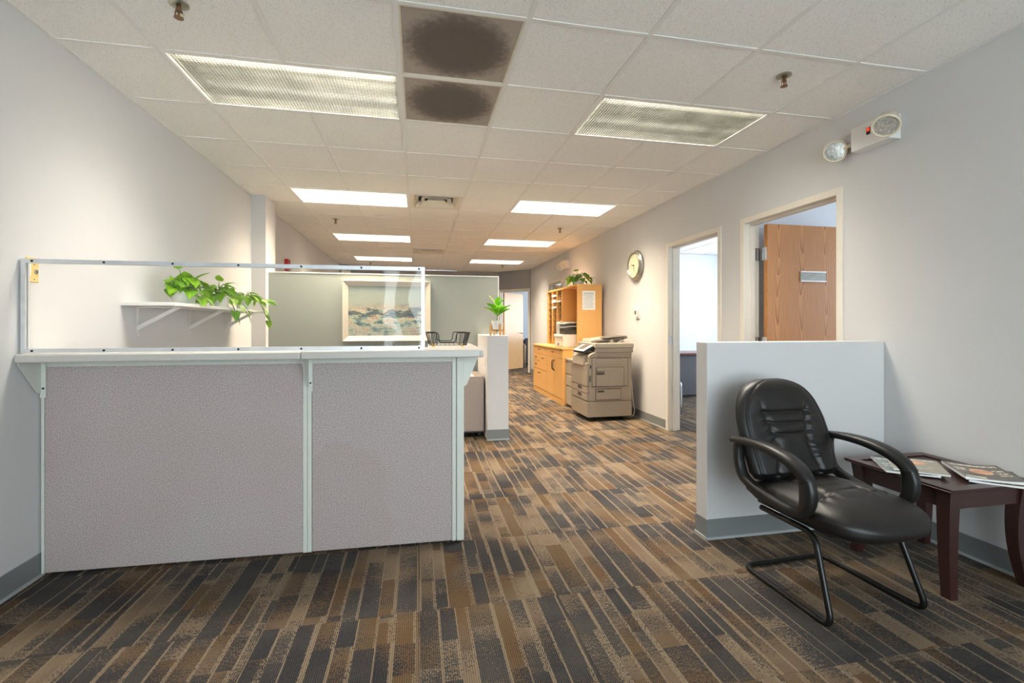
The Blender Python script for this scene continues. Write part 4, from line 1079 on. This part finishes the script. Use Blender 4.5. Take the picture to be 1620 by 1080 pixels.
# ================================================================== BLACK LEATHER GUEST CHAIR (faces the viewer, -y)
def bell(d, w): return math.exp(-(d / w) ** 2)
def guest_chair():
    t = thing('guest_chair', 'black leather guest chair with padded arms on a tubular sled base', 'chair', (1.835, 1.80, 0), math.radians(2.0))
    # --- back cushion: closed loft, sections stacked up the leaning back
    nu, nv = 150, 110
    def outline(h):                                   # half width at height fraction h: square-shouldered, rounded top
        w = 0.244 + 0.014 * math.sin(PI * min(1, h * 1.15))
        if h > 0.58:
            q = (h - 0.58) / 0.42; w *= max(0.0, 1 - 0.965 * q ** 3.2) ** 0.42 * (1 - 0.10 * q)
        if h < 0.06: w *= 0.94 + h
        return w
    def back_pt(u, v):
        h = v; a = 2 * PI * u
        w = outline(h); th = 0.056 * (1 - 0.30 * h)
        if h > 0.9: th *= max(0.0, 1 - ((h - 0.9) / 0.1) ** 2) ** 0.5 * 0.9 + 0.1
        if h < 0.07: th *= 0.6 + 0.4 * h / 0.07
        ca, sa = math.cos(a), math.sin(a)
        e = 0.55
        x = w * math.copysign(abs(ca) ** e, ca)
        d = th * math.copysign(abs(sa) ** 0.8, sa)
        s = x / 0.25
        z = 0.465 + 0.462 * h
        y = 0.205 + 0.140 * h ** 1.3 + 0.010 * math.sin(PI * h)
        y -= 0.022 * s * s * (1 - h)                  # sides wrap forward a little
        if sa < 0:                                    # front face: seams and puffs
            side = 0.44 + 0.10 * max(0, h - 0.62) * 4 + 0.06 * math.cos(h * 9)
            g = 0.0
            if 0.02 < h < 0.80: g += (0.012 * bell(abs(s) - side, 0.06) + 0.006 * bell(abs(s) - side, 0.016)) * min(1, (0.80 - h) * 6)
            if abs(s) < side:
                for hs in (0.44, 0.55, 0.66): g += 0.007 * bell(h - hs, 0.03) + 0.006 * bell(h - hs, 0.008)
                g -= 0.008 * math.cos(s / side * PI / 2) * math.sin(PI * max(0, min(1, (h - 0.3) / 0.42)))
            if h > 0.66: g -= 0.012 * math.sin(PI * (h - 0.66) / 0.34) * (1 - min(1, abs(s)) ** 2)
            rim = abs(s) - (outline(h) / 0.25 - 0.13)
            g += 0.006 * bell(rim, 0.025)
            # pulled creases in the side wings
            if abs(s) > side: g += 0.005 * math.sin(h * 62 + abs(s) * 8) * bell(abs(s) - side - 0.08, 0.10) * (0.2 < h < 0.68)
            if abs(s) < side and h < 0.42: g += 0.003 * math.sin(abs(s) * 34 + h * 10) * bell(h - 0.2, 0.16)
            d = d * 1.25 + g
        return (x, y + d, z)
    m = MB(); vs = []; fs = []
    for j in range(nv + 1):
        for i in range(nu): vs.append(back_pt(i / nu, j / nv))
    for j in range(nv):
        for i in range(nu): fs.append((j * nu + i, j * nu + (i + 1) % nu, (j + 1) * nu + (i + 1) % nu, (j + 1) * nu + i))
    fs.append(tuple(range(nu))[::-1]); fs.append(tuple(range(nv * nu, (nv + 1) * nu)))
    obj('backrest', m.add(vs, fs), 'leather', t, local=True, smooth=True)
    # --- seat cushion: sections from rear (v=0) to the waterfall front (v=1)
    def seat_pt(u, v):
        a = 2 * PI * u; ca, sa = math.cos(a), math.sin(a)
        w = 0.238 + 0.024 * math.sin(PI * min(1, v * 1.05))
        th = 0.068
        if v > 0.66:
            q = (v - 0.66) / 0.34; w *= max(0.0, 1 - 0.95 * q ** 3.4) ** 0.45
            th *= max(0.0, 1 - 0.97 * q ** 3.2) ** 0.5
        if v < 0.1: th *= 0.55 + 4.5 * v
        x = w * math.copysign(abs(ca) ** 0.6, ca)
        zz = th * math.copysign(abs(sa) ** 0.75, sa)
        s = x / 0.255
        y = 0.235 - 0.575 * v
        z = 0.412 + 0.010 * v - 0.10 * max(0, v - 0.6) ** 1.5
        if sa > 0:
            puff = 0.022 * (1 - min(1, abs(s)) ** 2.5) * math.sin(PI * min(1, max(0.02, v)))
            g = 0.0
            side = 0.40 + 0.30 * max(0, v - 0.45) * 1.6
            if v < 0.62: g += 0.012 * bell(abs(s) - side, 0.06) + 0.005 * bell(abs(s) - side, 0.016)
            fade = max(0.0, min(1.0, (side - abs(s)) / 0.10)) if v < 0.62 else 0.0
            for k in (0.26, 0.40, 0.54): g += (0.004 * bell(v - k, 0.03) + 0.004 * bell(v - k, 0.009)) * fade
            g += (0.006 * bell(v - (0.56 + 0.08 * abs(s)), 0.03) + 0.005 * bell(v - (0.56 + 0.08 * abs(s)), 0.008)) * (abs(s) > side * 0.9)
            g += 0.004 * math.sin(abs(s) * 26 + v * 5) * bell(v - 0.63, 0.06)
            zz = zz * 0.75 + puff - g
        return (x, y, z + zz)
    m = MB(); vs = []; fs = []
    for j in range(nv + 1):
        for i in range(nu): vs.append(seat_pt(i / nu, j / nv))
    for j in range(nv):
        for i in range(nu): fs.append((j * nu + i, j * nu + (i + 1) % nu, (j + 1) * nu + (i + 1) % nu, (j + 1) * nu + i))
    fs.append(tuple(range(nu))[::-1]); fs.append(tuple(range(nv * nu, (nv + 1) * nu)))
    obj('seat', m.add(vs, fs), 'leather', t, local=True, smooth=True)
    obj('seat_plate', MB().box(-0.20, -0.20, 0.348, 0.20, 0.20, 0.362), 'black_plastic', t, local=True)
    # --- arms: closed loops of moulded plastic with a padded top
    def sweep(path, hw, ht, x, mat, name, parent, closed=False):
        P = [Vector((0, p[0], p[1])) for p in path]; k = len(P); vs = []; fs = []; seg = 12
        for i, p in enumerate(P):
            a = P[i - 1] if (i or closed) else P[0]; b = P[(i + 1) % k] if (i < k - 1 or closed) else P[-1]
            d = (b - a).normalized(); n = Vector((0, -d.z, d.y))
            f = i / (k - 1)
            W = hw(f); H = ht(f)
            for j in range(seg):
                c, s = math.cos(2 * PI * j / seg), math.sin(2 * PI * j / seg)
                q = p + n * (H * math.copysign(abs(s) ** 0.6, s))
                vs.append((x + W * math.copysign(abs(c) ** 0.6, c), q.y, q.z))
        for i in range(k if closed else k - 1):
            i2 = (i + 1) % k
            for j in range(seg): fs.append((i * seg + j, i * seg + (j + 1) % seg, i2 * seg + (j + 1) % seg, i2 * seg + j))
        if not closed: fs.append(tuple(range(seg))[::-1]); fs.append(tuple(range((k - 1) * seg, k * seg)))
        return obj(name, MB().add(vs, fs), mat, parent, local=True, smooth=True)
    for sx in (-1, 1):
        x = sx * 0.272
        loop = smoothpath([(-0.150, 0.575), (-0.160, 0.52), (-0.150, 0.455), (-0.105, 0.418), (0.0, 0.420), (0.12, 0.440), (0.205, 0.472), (0.238, 0.53), (0.245, 0.60), (0.240, 0.632)], 5)
        fr = sweep(loop, lambda f: 0.024, lambda f: 0.020 + 0.014 * bell(f - 0.12, 0.14), x, 'black_plastic', 'arm_frame', t)
        pad = smoothpath([(0.285, 0.636), (0.24, 0.644), (0.14, 0.652), (0.03, 0.648), (-0.06, 0.630), (-0.125, 0.600), (-0.158, 0.562)], 5)
        sweep(pad, lambda f: 0.022 + 0.012 * math.sin(PI * min(1, f * 1.05)) + 0.006 * f, lambda f: 0.014 + 0.012 * f, x, 'black_plastic', 'arm_pad', t)
    # --- sled base of one bent tube
    r = 0.0125; z = r + 0.0005
    L = []
    for sx in (-1, 1):
        side = [(sx * 0.215, 0.16, 0.337), (sx * 0.215, -0.135, 0.337), (sx * 0.245, -0.245, z), (sx * 0.232, 0.255, z)]
        L.append(side)
    pts = L[0] + list(reversed(L[1]))
    obj('sled_base', MB().tube(fillet(pts, 0.055, 7), r, 12), 'black_tube', t, local=True, smooth=True)
guest_chair()

# ================================================================== SIDE TABLE AND MAGAZINES
TX, TY = 2.535, 1.865
tb = thing('side_table', 'dark mahogany side table with flared legs beside the chair', 'table', (TX, TY, 0))
h = 0.262; zt = 0.49
m = MB()
a = h; b = h - 0.045
obj('top', MB().prism([(-h, -h), (h, -h), (h, h), (-h, h)], 'z', zt - 0.016, zt - 0.007), 'mahogany', tb, local=True, bevel=0.003, seg=1)
for k in range(4):                                    # raised mitred border
    q = [(-h, -h), (h, -h), (h - 0.05, -h + 0.05), (-h + 0.05, -h + 0.05)]
    c, s = [(1, 0), (0, 1), (-1, 0), (0, -1)][k]
    q = [(x * c - y * s, x * s + y * c) for x, y in q]
    obj('top_border', MB().prism(q, 'z', zt - 0.0069, zt), 'mahogany', tb, local=True)
g = 0.215
for k in range(4):
    c, s = [(1, 0), (0, 1), (-1, 0), (0, -1)][k]
    P = lambda x, y: (x * c - y * s, x * s + y * c)
    p, q = P(-g + 0.028, -g - 0.010), P(g - 0.028, -g + 0.010)
    obj('apron', MB().box(p[0], p[1], zt - 0.10, q[0], q[1], zt - 0.0162), 'mahogany', tb, local=True)
for sx in (-1, 1):
    for sy in (-1, 1):                                # sabre legs: square, tapering, swept outward
        m = MB(); n = 10; vs = []; fs = []
        for i in range(n + 1):
            f = i / n; z = (zt - 0.0163) * (1 - f)
            w = 0.030 - 0.010 * f
            off = g - 0.004 - 0.016 * math.sin(PI * f * 0.9) + 0.018 * f * f
            cx_, cy_ = sx * off, sy * off
            vs += [(cx_ - w, cy_ - w, z), (cx_ + w, cy_ - w, z), (cx_ + w, cy_ + w, z), (cx_ - w, cy_ + w, z)]
        for i in range(n):
            for j in range(4): fs.append((i * 4 + j, i * 4 + (j + 1) % 4, i * 4 + 4 + (j + 1) % 4, i * 4 + 4 + j))
        fs.append((0, 3, 2, 1)); fs.append((n * 4, n * 4 + 1, n * 4 + 2, n * 4 + 3))
        obj('leg', m.add(vs, fs), 'mahogany', tb, local=True)
def magazine(label, x, y, z, rz, cover, w=0.21, h=0.275, th=0.006, curl=0.004, tilt=0.0):
    t = thing('magazine', label, 'magazine', (x, y, z), rz, group='magazines on the side table')
    t.rotation_euler = (0, tilt, rz)
    def top(u, v): 
        X = (u - .5) * w; Y = (v - .5) * h
        return (X, Y, th + curl * (abs(u - .5) * 2) ** 2.2 + curl * .5 * (1 - v) ** 2)
    obj('cover', MB().grid(top, 12, 12), cover, t, local=True, smooth=True)
    def slab(a, b, k):
        def f0(u, v): X = (u - .5) * w * .985; Y = (v - .5) * h * .985; return (X, Y, (th - 0.0004) * k + curl * k * (abs(u - .5) * 2) ** 2.2 + curl * k * .5 * (1 - v) ** 2)
        return f0
    m = MB(); n = 12
    f1 = slab(0, 0, 1.0); f0 = slab(0, 0, 0.0)
    m.grid(f0, n, n); m.grid(f1, n, n)
    N = (n + 1) * (n + 1)
    edge = [i for i in range(n + 1)] + [j * (n + 1) + n for j in range(1, n + 1)] + [n * (n + 1) + i for i in range(n - 1, -1, -1)] + [j * (n + 1) for j in range(n - 1, 0, -1)]
    for k in range(len(edge)): a_, b_ = edge[k], edge[(k + 1) % len(edge)]; m.f.append((a_, b_, b_ + N, a_ + N))
    obj('pages', m, 'paper', t, local=True)
    return t
ZB = zt + 0.0005
magazine('greenish magazine with an orange picture at the left of the side table', 2.408, 1.918, ZB, math.radians(-36), 'cover_teal', curl=0.003)
magazine('grey magazine lying partly over the greenish one', 2.452, 1.893, ZB + 0.0108, math.radians(-43), 'cover_grey', th=0.004, curl=0.003)
magazine('dark green magazine below the stack at the table front', 2.648, 1.705, ZB, math.radians(-44), 'cover_green', th=0.007, curl=0.003)
magazine('dark magazine with white headlines lying on top at the table front', 2.635, 1.735, ZB + 0.0118, math.radians(-37), 'cover_dark', h=0.285, th=0.006, curl=0.006)

# ================================================================== MAPLE CABINET, HUTCH, PRINTER
CX0, CX1, CY0, CY1, CZ = 2.137, 2.79, 6.735, 8.53, 0.865
cb = thing('base_cabinet', 'maple base cabinet with drawers and a pair of doors', 'cabinet', (2.46, 7.63, 0))
obj('carcass', MB().box(CX0 + 0.02, CY0, 0.0, CX1, CY1, CZ - 0.03), 'maple', cb)
obj('top', MB().box(CX0 - 0.012, CY0 - 0.006, CZ - 0.0298, CX1 + 0.01, CY1 + 0.006, CZ), 'maple', cb, bevel=0.003, seg=1)
obj('plinth', MB().box(CX0 + 0.004, CY0 + 0.001, 0.0, CX0 + 0.0198, CY1 - 0.001, 0.08), 'maple', cb)
ym = 7.60                                            # doors nearer, drawers farther
def front(name, y0, y1, z0, z1):
    return obj(name, MB().box(CX0, y0 + 0.0035, z0 + 0.0035, CX0 + 0.0198, y1 - 0.0035, z1 - 0.0035), 'maple', cb, bevel=0.001, seg=1)
def pull(p, y, z, L=0.05):
    obj('handle', MB().tube(fillet([(CX0, y - L, z), (CX0 - 0.022, y - L, z - 0.004), (CX0 - 0.022, y + L, z - 0.004), (CX0, y + L, z)], 0.015, 3), 0.005, 6), 'black_plastic', p)
f = front('drawer', CY0, ym, 0.70, 0.83); pull(f, (CY0 + ym) / 2 + 0.05, 0.785)
obj('lock', MB().lathe([(0.009, 0), (0.009, 0.004)], (CX0, CY0 + 0.12, 0.785), (-1, 0, 0), 10), 'steel_dark', f)
yd = (CY0 + ym) / 2
for y0, y1, s in ((CY0, yd, 1), (yd, ym, -1)):
    d = front('door', y0, y1, 0.085, 0.70)
    yy = yd - 0.035 * s
    obj('handle', MB().tube(smoothpath([(CX0, yy, 0.66), (CX0 - 0.03, yy, 0.63), (CX0 - 0.035, yy, 0.575), (CX0 - 0.03, yy, 0.52), (CX0, yy, 0.49)], 3), 0.006, 6), 'black_plastic', d)
f = front('drawer', ym, CY1, 0.70, 0.83); pull(f, (ym + CY1) / 2, 0.785)
obj('lock', MB().lathe([(0.009, 0), (0.009, 0.004)], (CX0, ym + 0.10, 0.785), (-1, 0, 0), 10), 'steel_dark', f)
yq = (ym + CY1) / 2
for y0, y1, z0, z1 in ((ym, yq, 0.43, 0.70), (yq, CY1, 0.57, 0.70), (yq, CY1, 0.43, 0.57), (ym, CY1, 0.085, 0.43)):
    f = front('drawer', y0, y1, z0, z1); pull(f, (y0 + y1) / 2, z1 - 0.06, 0.045)
# hutch with mail slots
HX0, HX1, HY0, HY1, HZ = 2.37, 2.77, 6.735, 8.40, 1.835
ht = thing('mail_hutch', 'tall maple hutch with mail slots and an open bay on the cabinet', 'hutch', (2.57, 7.57, CZ))
e = 0.0005
obj('side_panel', MB().box(HX0, HY0, CZ + e, HX1, HY0 + 0.022, HZ - 0.025), 'maple', ht, bevel=0.001, seg=1)
obj('side_panel', MB().box(HX0, HY1 - 0.022, CZ + e, HX1, HY1, HZ - 0.025), 'maple', ht)
obj('top', MB().box(HX0 - 0.008, HY0 - 0.004, HZ - 0.0248, HX1 + 0.004, HY1 + 0.004, HZ), 'maple', ht, bevel=0.002, seg=1)
obj('back_panel', MB().box(HX1 - 0.012, HY0 + 0.022, CZ + e, HX1 - 0.001, HY1 - 0.022, HZ - 0.025), 'maple_dark', ht)
ys = [7.51, 7.80, 8.10]
for y in ys: obj('divider', MB().box(HX0 + 0.002, y - 0.009, CZ + e, HX1 - 0.0121, y + 0.009, HZ - 0.025), 'maple', ht)
cols = [(7.519, 7.791), (7.809, 8.091), (8.109, HY1 - 0.022)]
for (a, b) in cols:
    for k in range(1, 9):
        z = CZ + 0.02 + k * 0.103
        obj('slot_shelf', MB().box(HX0 + 0.02, a + 0.001, z, HX1 - 0.0121, b - 0.001, z + 0.006), 'slot_grey', ht)
rp = random.Random(5)
for (ci, k, th_k, lab) in ((1, 8, 0.028, 'stack of white paper in the uppermost middle mail slot'), (1, 7, 0.045, 'stack of white paper in the second middle mail slot'), (1, 6, 0.03, 'thin white papers in the third middle mail slot'),
                      (0, 7, 0.014, 'white papers in a mail slot of the nearest column'), (0, 3, 0.010, 'few white sheets in a low mail slot of the nearest column')):
    a, b = cols[ci]; z = CZ + 0.02 + k * 0.103 + 0.0065
    tag(obj('paper_stack', MB().box(HX0 - 0.012, a + 0.03, z, HX0 + 0.25, b - 0.03, z + th_k), 'paper', bevel=0.001, seg=1), lab, 'paper', 'papers in the mail slots')
pn = thing('posted_notice', 'white printed notice on the side of the maple hutch', 'notice', (2.555, HY0 - 0.0006, 1.59))
obj('sheet', MB().box(2.452, HY0 - 0.0022, 1.445, 2.660, HY0 - 0.0006, 1.735), 'paper', pn)
m = MB()
for k in range(15):
    z = 1.705 - k * 0.0165; w = 0.08 if k < 2 else (0.088 if k % 4 else 0.06)
    m.box(2.556 - w, HY0 - 0.0027, z, 2.556 + w * (0.9 if k > 2 else 1), HY0 - 0.0022, z + (0.007 if k == 1 else 0.0035))
tag(obj('print_lines', m, 'ink_grey', pn), kind='stuff')
pr = thing('desktop_printer', 'white and grey desktop laser printer in the open bay of the hutch', 'printer', (2.42, 7.16, CZ))
z0 = CZ + 0.001
obj('body', MB().prism([(2.215, z0 + 0.005), (2.225, z0), (2.62, z0), (2.62, z0 + 0.20), (2.20, z0 + 0.20), (2.195, z0 + 0.17), (2.21, z0 + 0.11)], 'y', 6.93, 7.40), 'printer_white', pr, bevel=0.006)
obj('paper_drawer', MB().box(2.206, 6.96, z0 + 0.012, 2.2145, 7.37, z0 + 0.085), 'printer_white', pr, bevel=0.003)
obj('drawer_grip', MB().box(2.2045, 7.12, z0 + 0.03, 2.2058, 7.22, z0 + 0.055), 'copier_dark', pr)
obj('output_bay', MB().box(2.24, 6.95, z0 + 0.2005, 2.60, 7.20, z0 + 0.275), 'copier_dark', pr)
obj('scanner_tower', MB().prism([(2.24, z0 + 0.2005), (2.60, z0 + 0.2005), (2.60, z0 + 0.40), (2.25, z0 + 0.40), (2.235, z0 + 0.37)], 'y', 7.205, 7.39), 'printer_grey', pr, bevel=0.008)
for k, zz in enumerate((0.30, 0.355)):
    obj('paper_tray', MB().prism([(2.23, z0 + zz), (2.33, z0 + zz + 0.018), (2.58, z0 + zz + 0.022), (2.58, z0 + zz + 0.034), (2.32, z0 + zz + 0.032), (2.225, z0 + zz + 0.012)], 'y', 6.94, 7.2035), 'printer_grey', pr, bevel=0.003)
obj('rear_column', MB().box(2.585, 6.95, z0 + 0.276, 2.62, 7.2035, z0 + 0.40), 'printer_grey', pr)
r_ = random.Random(31)
sp = bush(r_, 16, 0.17, 0.20, 0.06, 0.20, 0.10, 0.14)
sp += [(-0.05, 0.30, 0.12, -0.6, 0.12), (-0.06, 0.27, 0.10, -1.0, 0.11), (0.06, -0.27, 0.10, -0.5, 0.12), (0.05, -0.305, 0.06, -2.0, 0.12), (0.02, 0.18, 0.25, 0.7, 0.10), (0.15, -0.08, 0.12, 0.0, 0.12)]
pothos('potted_philodendron', 'leafy plant in a white pot on top of the maple hutch', (2.50, 7.02, HZ + 0.0005), (0.085, 0.12), sp, 'leaf_dark', r_)

# ---- grey drawer pedestal between the cabinet and the copier
pd = thing('drawer_pedestal', 'beige three-drawer pedestal between the copier and the maple cabinet', 'cabinet', (2.46, 6.47, 0))
obj('body', MB().box(2.20, 6.255, 0.03, 2.76, 6.715, 0.685), 'copier_light', pd, bevel=0.003, seg=1)
obj('top', MB().box(2.175, 6.25, 0.6855, 2.77, 6.72, 0.715), 'copier_light', pd, bevel=0.006)
for z0_, z1_ in ((0.50, 0.66), (0.325, 0.48), (0.045, 0.305)):
    d = obj('drawer', MB().prism([(2.1995, z0_), (2.18, z0_), (2.18, z1_ - 0.02), (2.1995, z1_)], 'y', 6.262, 6.708), 'copier_light', pd)
obj('plinth', MB().box(2.23, 6.27, 0.0, 2.74, 6.70, 0.03), 'copier_dark', pd)

# ================================================================== COPIER (front faces -x, long side faces the viewer)
KX0, KX1, KY0, KY1 = 2.075, 2.675, 5.52, 6.14
cp = thing('photocopier', 'large beige office photocopier on casters by the right wall', 'photocopier', (2.375, 5.83, 0))
obj('base_cabinet', MB().box(KX0, KY0, 0.055, KX1, KY1, 0.25), 'copier_beige', cp, bevel=0.006)
for x in (2.16, 2.58):
    for y in (5.62, 6.05): obj('caster', MB().lathe([(0.024, -0.014), (0.027, 0), (0.024, 0.014)], (x, y, 0.027), (1, 0, 0), 14).box(x - 0.016, y - 0.014, 0.03, x + 0.016, y + 0.014, 0.0545), 'black_plastic', cp)
obj('body', MB().box(KX0 + 0.022, KY0, 0.254, KX1, KY1, 0.80), 'copier_beige', cp, bevel=0.010)
for z0_, z1_ in ((0.262, 0.345), (0.352, 0.435)):
    d = obj('paper_drawer', MB().box(KX0 - 0.002, KY0 + 0.004, z0_, KX0 + 0.0215, KY1 - 0.004, z1_), 'copier_beige', cp, bevel=0.005)
    obj('drawer_grip', MB().box(KX0 - 0.0045, 5.72, z0_ + 0.035, KX0 - 0.0021, 5.86, z1_ - 0.005), 'copier_dark', d)
fd = obj('front_door', MB().box(KX0 - 0.004, KY0 + 0.004, 0.442, KX0 + 0.0215, KY1 - 0.004, 0.735), 'copier_beige', cp, bevel=0.005)
obj('door_badge', MB().box(KX0 - 0.0055, 5.58, 0.665, KX0 - 0.0041, 5.64, 0.68), 'copier_light', fd)
# raised side frames and panels on the viewer side (y = KY0)
def sidep(name, x0, x1, z0_, z1_, dy=0.006, mat='copier_beige', parent=None):
    return obj(name, MB().box(KX0 + x0, KY0 - dy, z0_, KX0 + x1, KY0 - 0.0004, z1_), mat, parent or cp, bevel=min(0.002, dy * 0.4), seg=1)
sidep('seam_shadow', 0.057, 0.548, 0.435, 0.798, 0.0008, 'copier_dark')
s1 = sidep('side_cover', 0.064, 0.541, 0.442, 0.792, 0.007)
obj('cover_outline', MB().box(KX0 + 0.109, KY0 - 0.0078, 0.435, KX0 + 0.491, KY0 - 0.0071, 0.685), 'copier_dark', s1)
s2 = obj('bypass_door', MB().box(KX0 + 0.116, KY0 - 0.013, 0.442, KX0 + 0.484, KY0 - 0.0079, 0.678), 'copier_beige', cp, bevel=0.0015, seg=1)
obj('grip', MB().box(KX0 + 0.12, KY0 - 0.0136, 0.618, KX0 + 0.226, KY0 - 0.0131, 0.668), 'copier_grey', s2)
obj('grip', MB().box(KX0 + 0.124, KY0 - 0.018, 0.632, KX0 + 0.222, KY0 - 0.0137, 0.664), 'copier_beige', s2)
obj('grip', MB().box(KX0 + 0.116, KY0 - 0.0136, 0.590, KX0 + 0.226, KY0 - 0.0131, 0.612), 'copier_dark', s2)
obj('cover_outline', MB().box(KX0 + 0.109, KY0 - 0.0012, 0.269, KX0 + 0.455, KY0 - 0.0004, 0.411), 'copier_dark', cp)
s3 = obj('lower_door', MB().box(KX0 + 0.116, KY0 - 0.008, 0.276, KX0 + 0.448, KY0 - 0.0013, 0.404), 'copier_beige', cp, bevel=0.0015, seg=1)
obj('grip', MB().box(KX0 + 0.132, KY0 - 0.0086, 0.366, KX0 + 0.222, KY0 - 0.0081, 0.39), 'copier_dark', s3)
obj('cover_outline', MB().box(KX0 + 0.108, KY0 - 0.0078, 0.712, KX0 + 0.452, KY0 - 0.0071, 0.786), 'copier_grey', s1)
obj('upper_panel', MB().box(KX0 + 0.111, KY0 - 0.0095, 0.715, KX0 + 0.449, KY0 - 0.0079, 0.783), 'copier_beige', s1)
sidep('vent_slot', 0.035, 0.052, 0.665, 0.71, 0.003, 'black_plastic')
sidep('latch', 0.020, 0.050, 0.50, 0.58, 0.004, 'copier_grey')
for x in (0.075, 0.478): sidep('screw', x, x + 0.008, 0.29, 0.298, 0.003, 'copier_dark')
obj('front_shoulder', MB().prism([(KX0 + 0.022, 0.8005), (KX0 + 0.16, 0.8005), (KX0 + 0.16, 0.865), (KX0 + 0.085, 0.865), (KX0 + 0.03, 0.835)], 'y', KY0, KY1), 'copier_beige', cp, bevel=0.004)
obj('output_deck', MB().box(KX0 + 0.161, KY0 + 0.002, 0.8005, KX1 - 0.002, KY1, 0.865), 'copier_beige', cp, bevel=0.003)
obj('delivery_bin', MB().prism([(KX0 - 0.018, 0.70), (KX0 + 0.0215, 0.738), (KX0 + 0.0215, 0.83), (KX0 - 0.012, 0.805)], 'y', KY0 + 0.10, KY1 - 0.1), 'copier_light', cp, bevel=0.004)
obj('scanner_base', MB().box(KX0 + 0.11, KY0 - 0.012, 0.8655, KX1 + 0.012, KY1 + 0.01, 0.925), 'copier_beige', cp, bevel=0.006)
obj('scanner_rim', MB().box(KX0 + 0.10, KY0 - 0.02, 0.9255, KX1 + 0.02, KY1 + 0.015, 0.985), 'copier_light', cp, bevel=0.008)
af = obj('document_feeder', MB().prism([(KX0 + 0.15, 0.9855), (KX1 - 0.02, 0.9855), (KX1 - 0.02, 1.03), (KX0 + 0.42, 1.055), (KX0 + 0.27, 1.03), (KX0 + 0.17, 1.03)], 'y', KY0 + 0.20, KY1), 'copier_light', cp, bevel=0.008)
obj('feeder_tray', MB().prism([(KX0 + 0.12, 0.9855), (KX0 + 0.20, 0.9855), (KX0 + 0.42, 1.008), (KX0 + 0.56, 1.05), (KX0 + 0.54, 1.062), (KX0 + 0.36, 1.035), (KX0 + 0.13, 1.008)], 'y', KY0 + 0.02, KY0 + 0.195), 'copier_dark', cp, bevel=0.006)
obj('feeder_lid', MB().prism([(KX0 + 0.28, 1.04), (KX0 + 0.56, 1.066), (KX0 + 0.56, 1.074), (KX0 + 0.28, 1.050)], 'y', KY0 + 0.05, KY0 + 0.30), 'copier_grey', cp, bevel=0.003)
for x in (0.29, 0.41): obj('paper_guide', MB().prism([(KX0 + x, 0.9855), (KX0 + x + 0.07, 0.9855), (KX0 + x + 0.05, 1.03)], 'y', KY0 + 0.003, KY0 + 0.0195), 'copier_light', cp)
pc = Vector((KX0 + 0.055, 5.72, 0.915)); ta = math.radians(28)
def tilt(x, z): return (pc.x + x * math.cos(ta) - z * math.sin(ta), pc.z + x * math.sin(ta) + z * math.cos(ta))
ps = obj('control_panel', MB().prism([tilt(-0.10, -0.022), tilt(0.10, -0.022), tilt(0.10, 0.014), tilt(-0.10, 0.014)], 'y', 5.56, 5.96), 'black_plastic', cp, bevel=0.008)
obj('key_panel', MB().prism([tilt(-0.098, 0.0145), tilt(0.098, 0.0145), tilt(0.098, 0.017), tilt(-0.098, 0.017)], 'y', 5.565, 5.955), 'screen_grey', ps)
obj('touch_screen', MB().prism([tilt(-0.06, 0.0171), tilt(0.06, 0.0171), tilt(0.06, 0.0185), tilt(-0.06, 0.0185)], 'y', 5.66, 5.86), 'copier_dark', ps)
obj('panel_neck', MB().box(KX0 + 0.035, 5.62, 0.866, KX0 + 0.099, 5.90, 0.885), 'copier_beige', cp)
obj('power_cord', MB().tube(smoothpath([(2.676, 5.60, 0.62), (2.70, 5.58, 0.50), (2.70, 5.56, 0.35), (2.72, 5.57, 0.20), (2.75, 5.60, 0.09), (2.72, 5.62, 0.02), (2.69, 5.66, 0.01)], 5), 0.005, 6), 'cord_white', cp)

# ================================================================== THROUGH THE DOORS
dk = thing('office_desk', 'dark grey desk with a mahogany top in the bright office', 'desk', (4.5, 7.35, 0))
obj('desk_top', MB().box(3.55, 7.05, 0.715, 5.40, 7.75, 0.745), 'desk_top', dk, bevel=0.004)
obj('modesty_panel', MB().box(3.60, 7.10, 0.04, 5.35, 7.13, 0.714), 'desk_grey', dk)
for x in (3.60, 5.32): obj('end_panel', MB().box(x, 7.131, 0.0, x + 0.03, 7.72, 0.714), 'desk_grey', dk)
def office_chair(label, loc, rz, frame, seat, r=0.011, sled=True):
    t = thing('office_chair', label, 'chair', loc, rz)
    z = r + 0.0005
    for sx in (-1, 1):
        x = sx * 0.23
        obj('leg_frame', MB().tube(fillet([(x, 0.20, 0.80), (x, 0.20, 0.45), (x, -0.22, 0.43), (x, -0.24, z), (x, 0.22, z)] if sled else
                                          [(x, 0.20, z), (x, 0.21, 0.66), (x, -0.22, 0.66), (x, -0.23, z)], 0.06, 5), r, 8), frame, t, local=True, smooth=True)
    obj('seat', MB().box(-0.22, -0.22, 0.43, 0.22, 0.20, 0.475), seat, t, local=True, bevel=0.015)
    obj('backrest', MB().box(-0.22, 0.195, 0.58, 0.22, 0.225, 0.84), seat, t, local=True, bevel=0.012)
office_chair('chair with a chrome sled leg just inside the bright office', (3.29, 5.99, 0), math.radians(0), 'chrome', 'seat_dark')
office_chair('pale wooden armchair with a dark seat in the far room', (3.15, 13.3, 0), math.radians(200), 'pale_wood', 'seat_dark', 0.028, False)
ft = thing('far_table', 'dark table standing behind the pale armchair in the far room', 'table', (3.5, 14.2, 0))
obj('top', MB().box(2.8, 13.85, 0.72, 4.2, 14.5, 0.76), 'desk_grey', ft, bevel=0.003)
for x in (2.85, 4.1): obj('end_panel', MB().box(x, 13.9, 0.0, x + 0.04, 14.45, 0.7195), 'desk_grey', ft)
obj('modesty_panel', MB().box(2.891, 13.95, 0.1, 4.099, 13.98, 0.7195), 'desk_grey', ft)
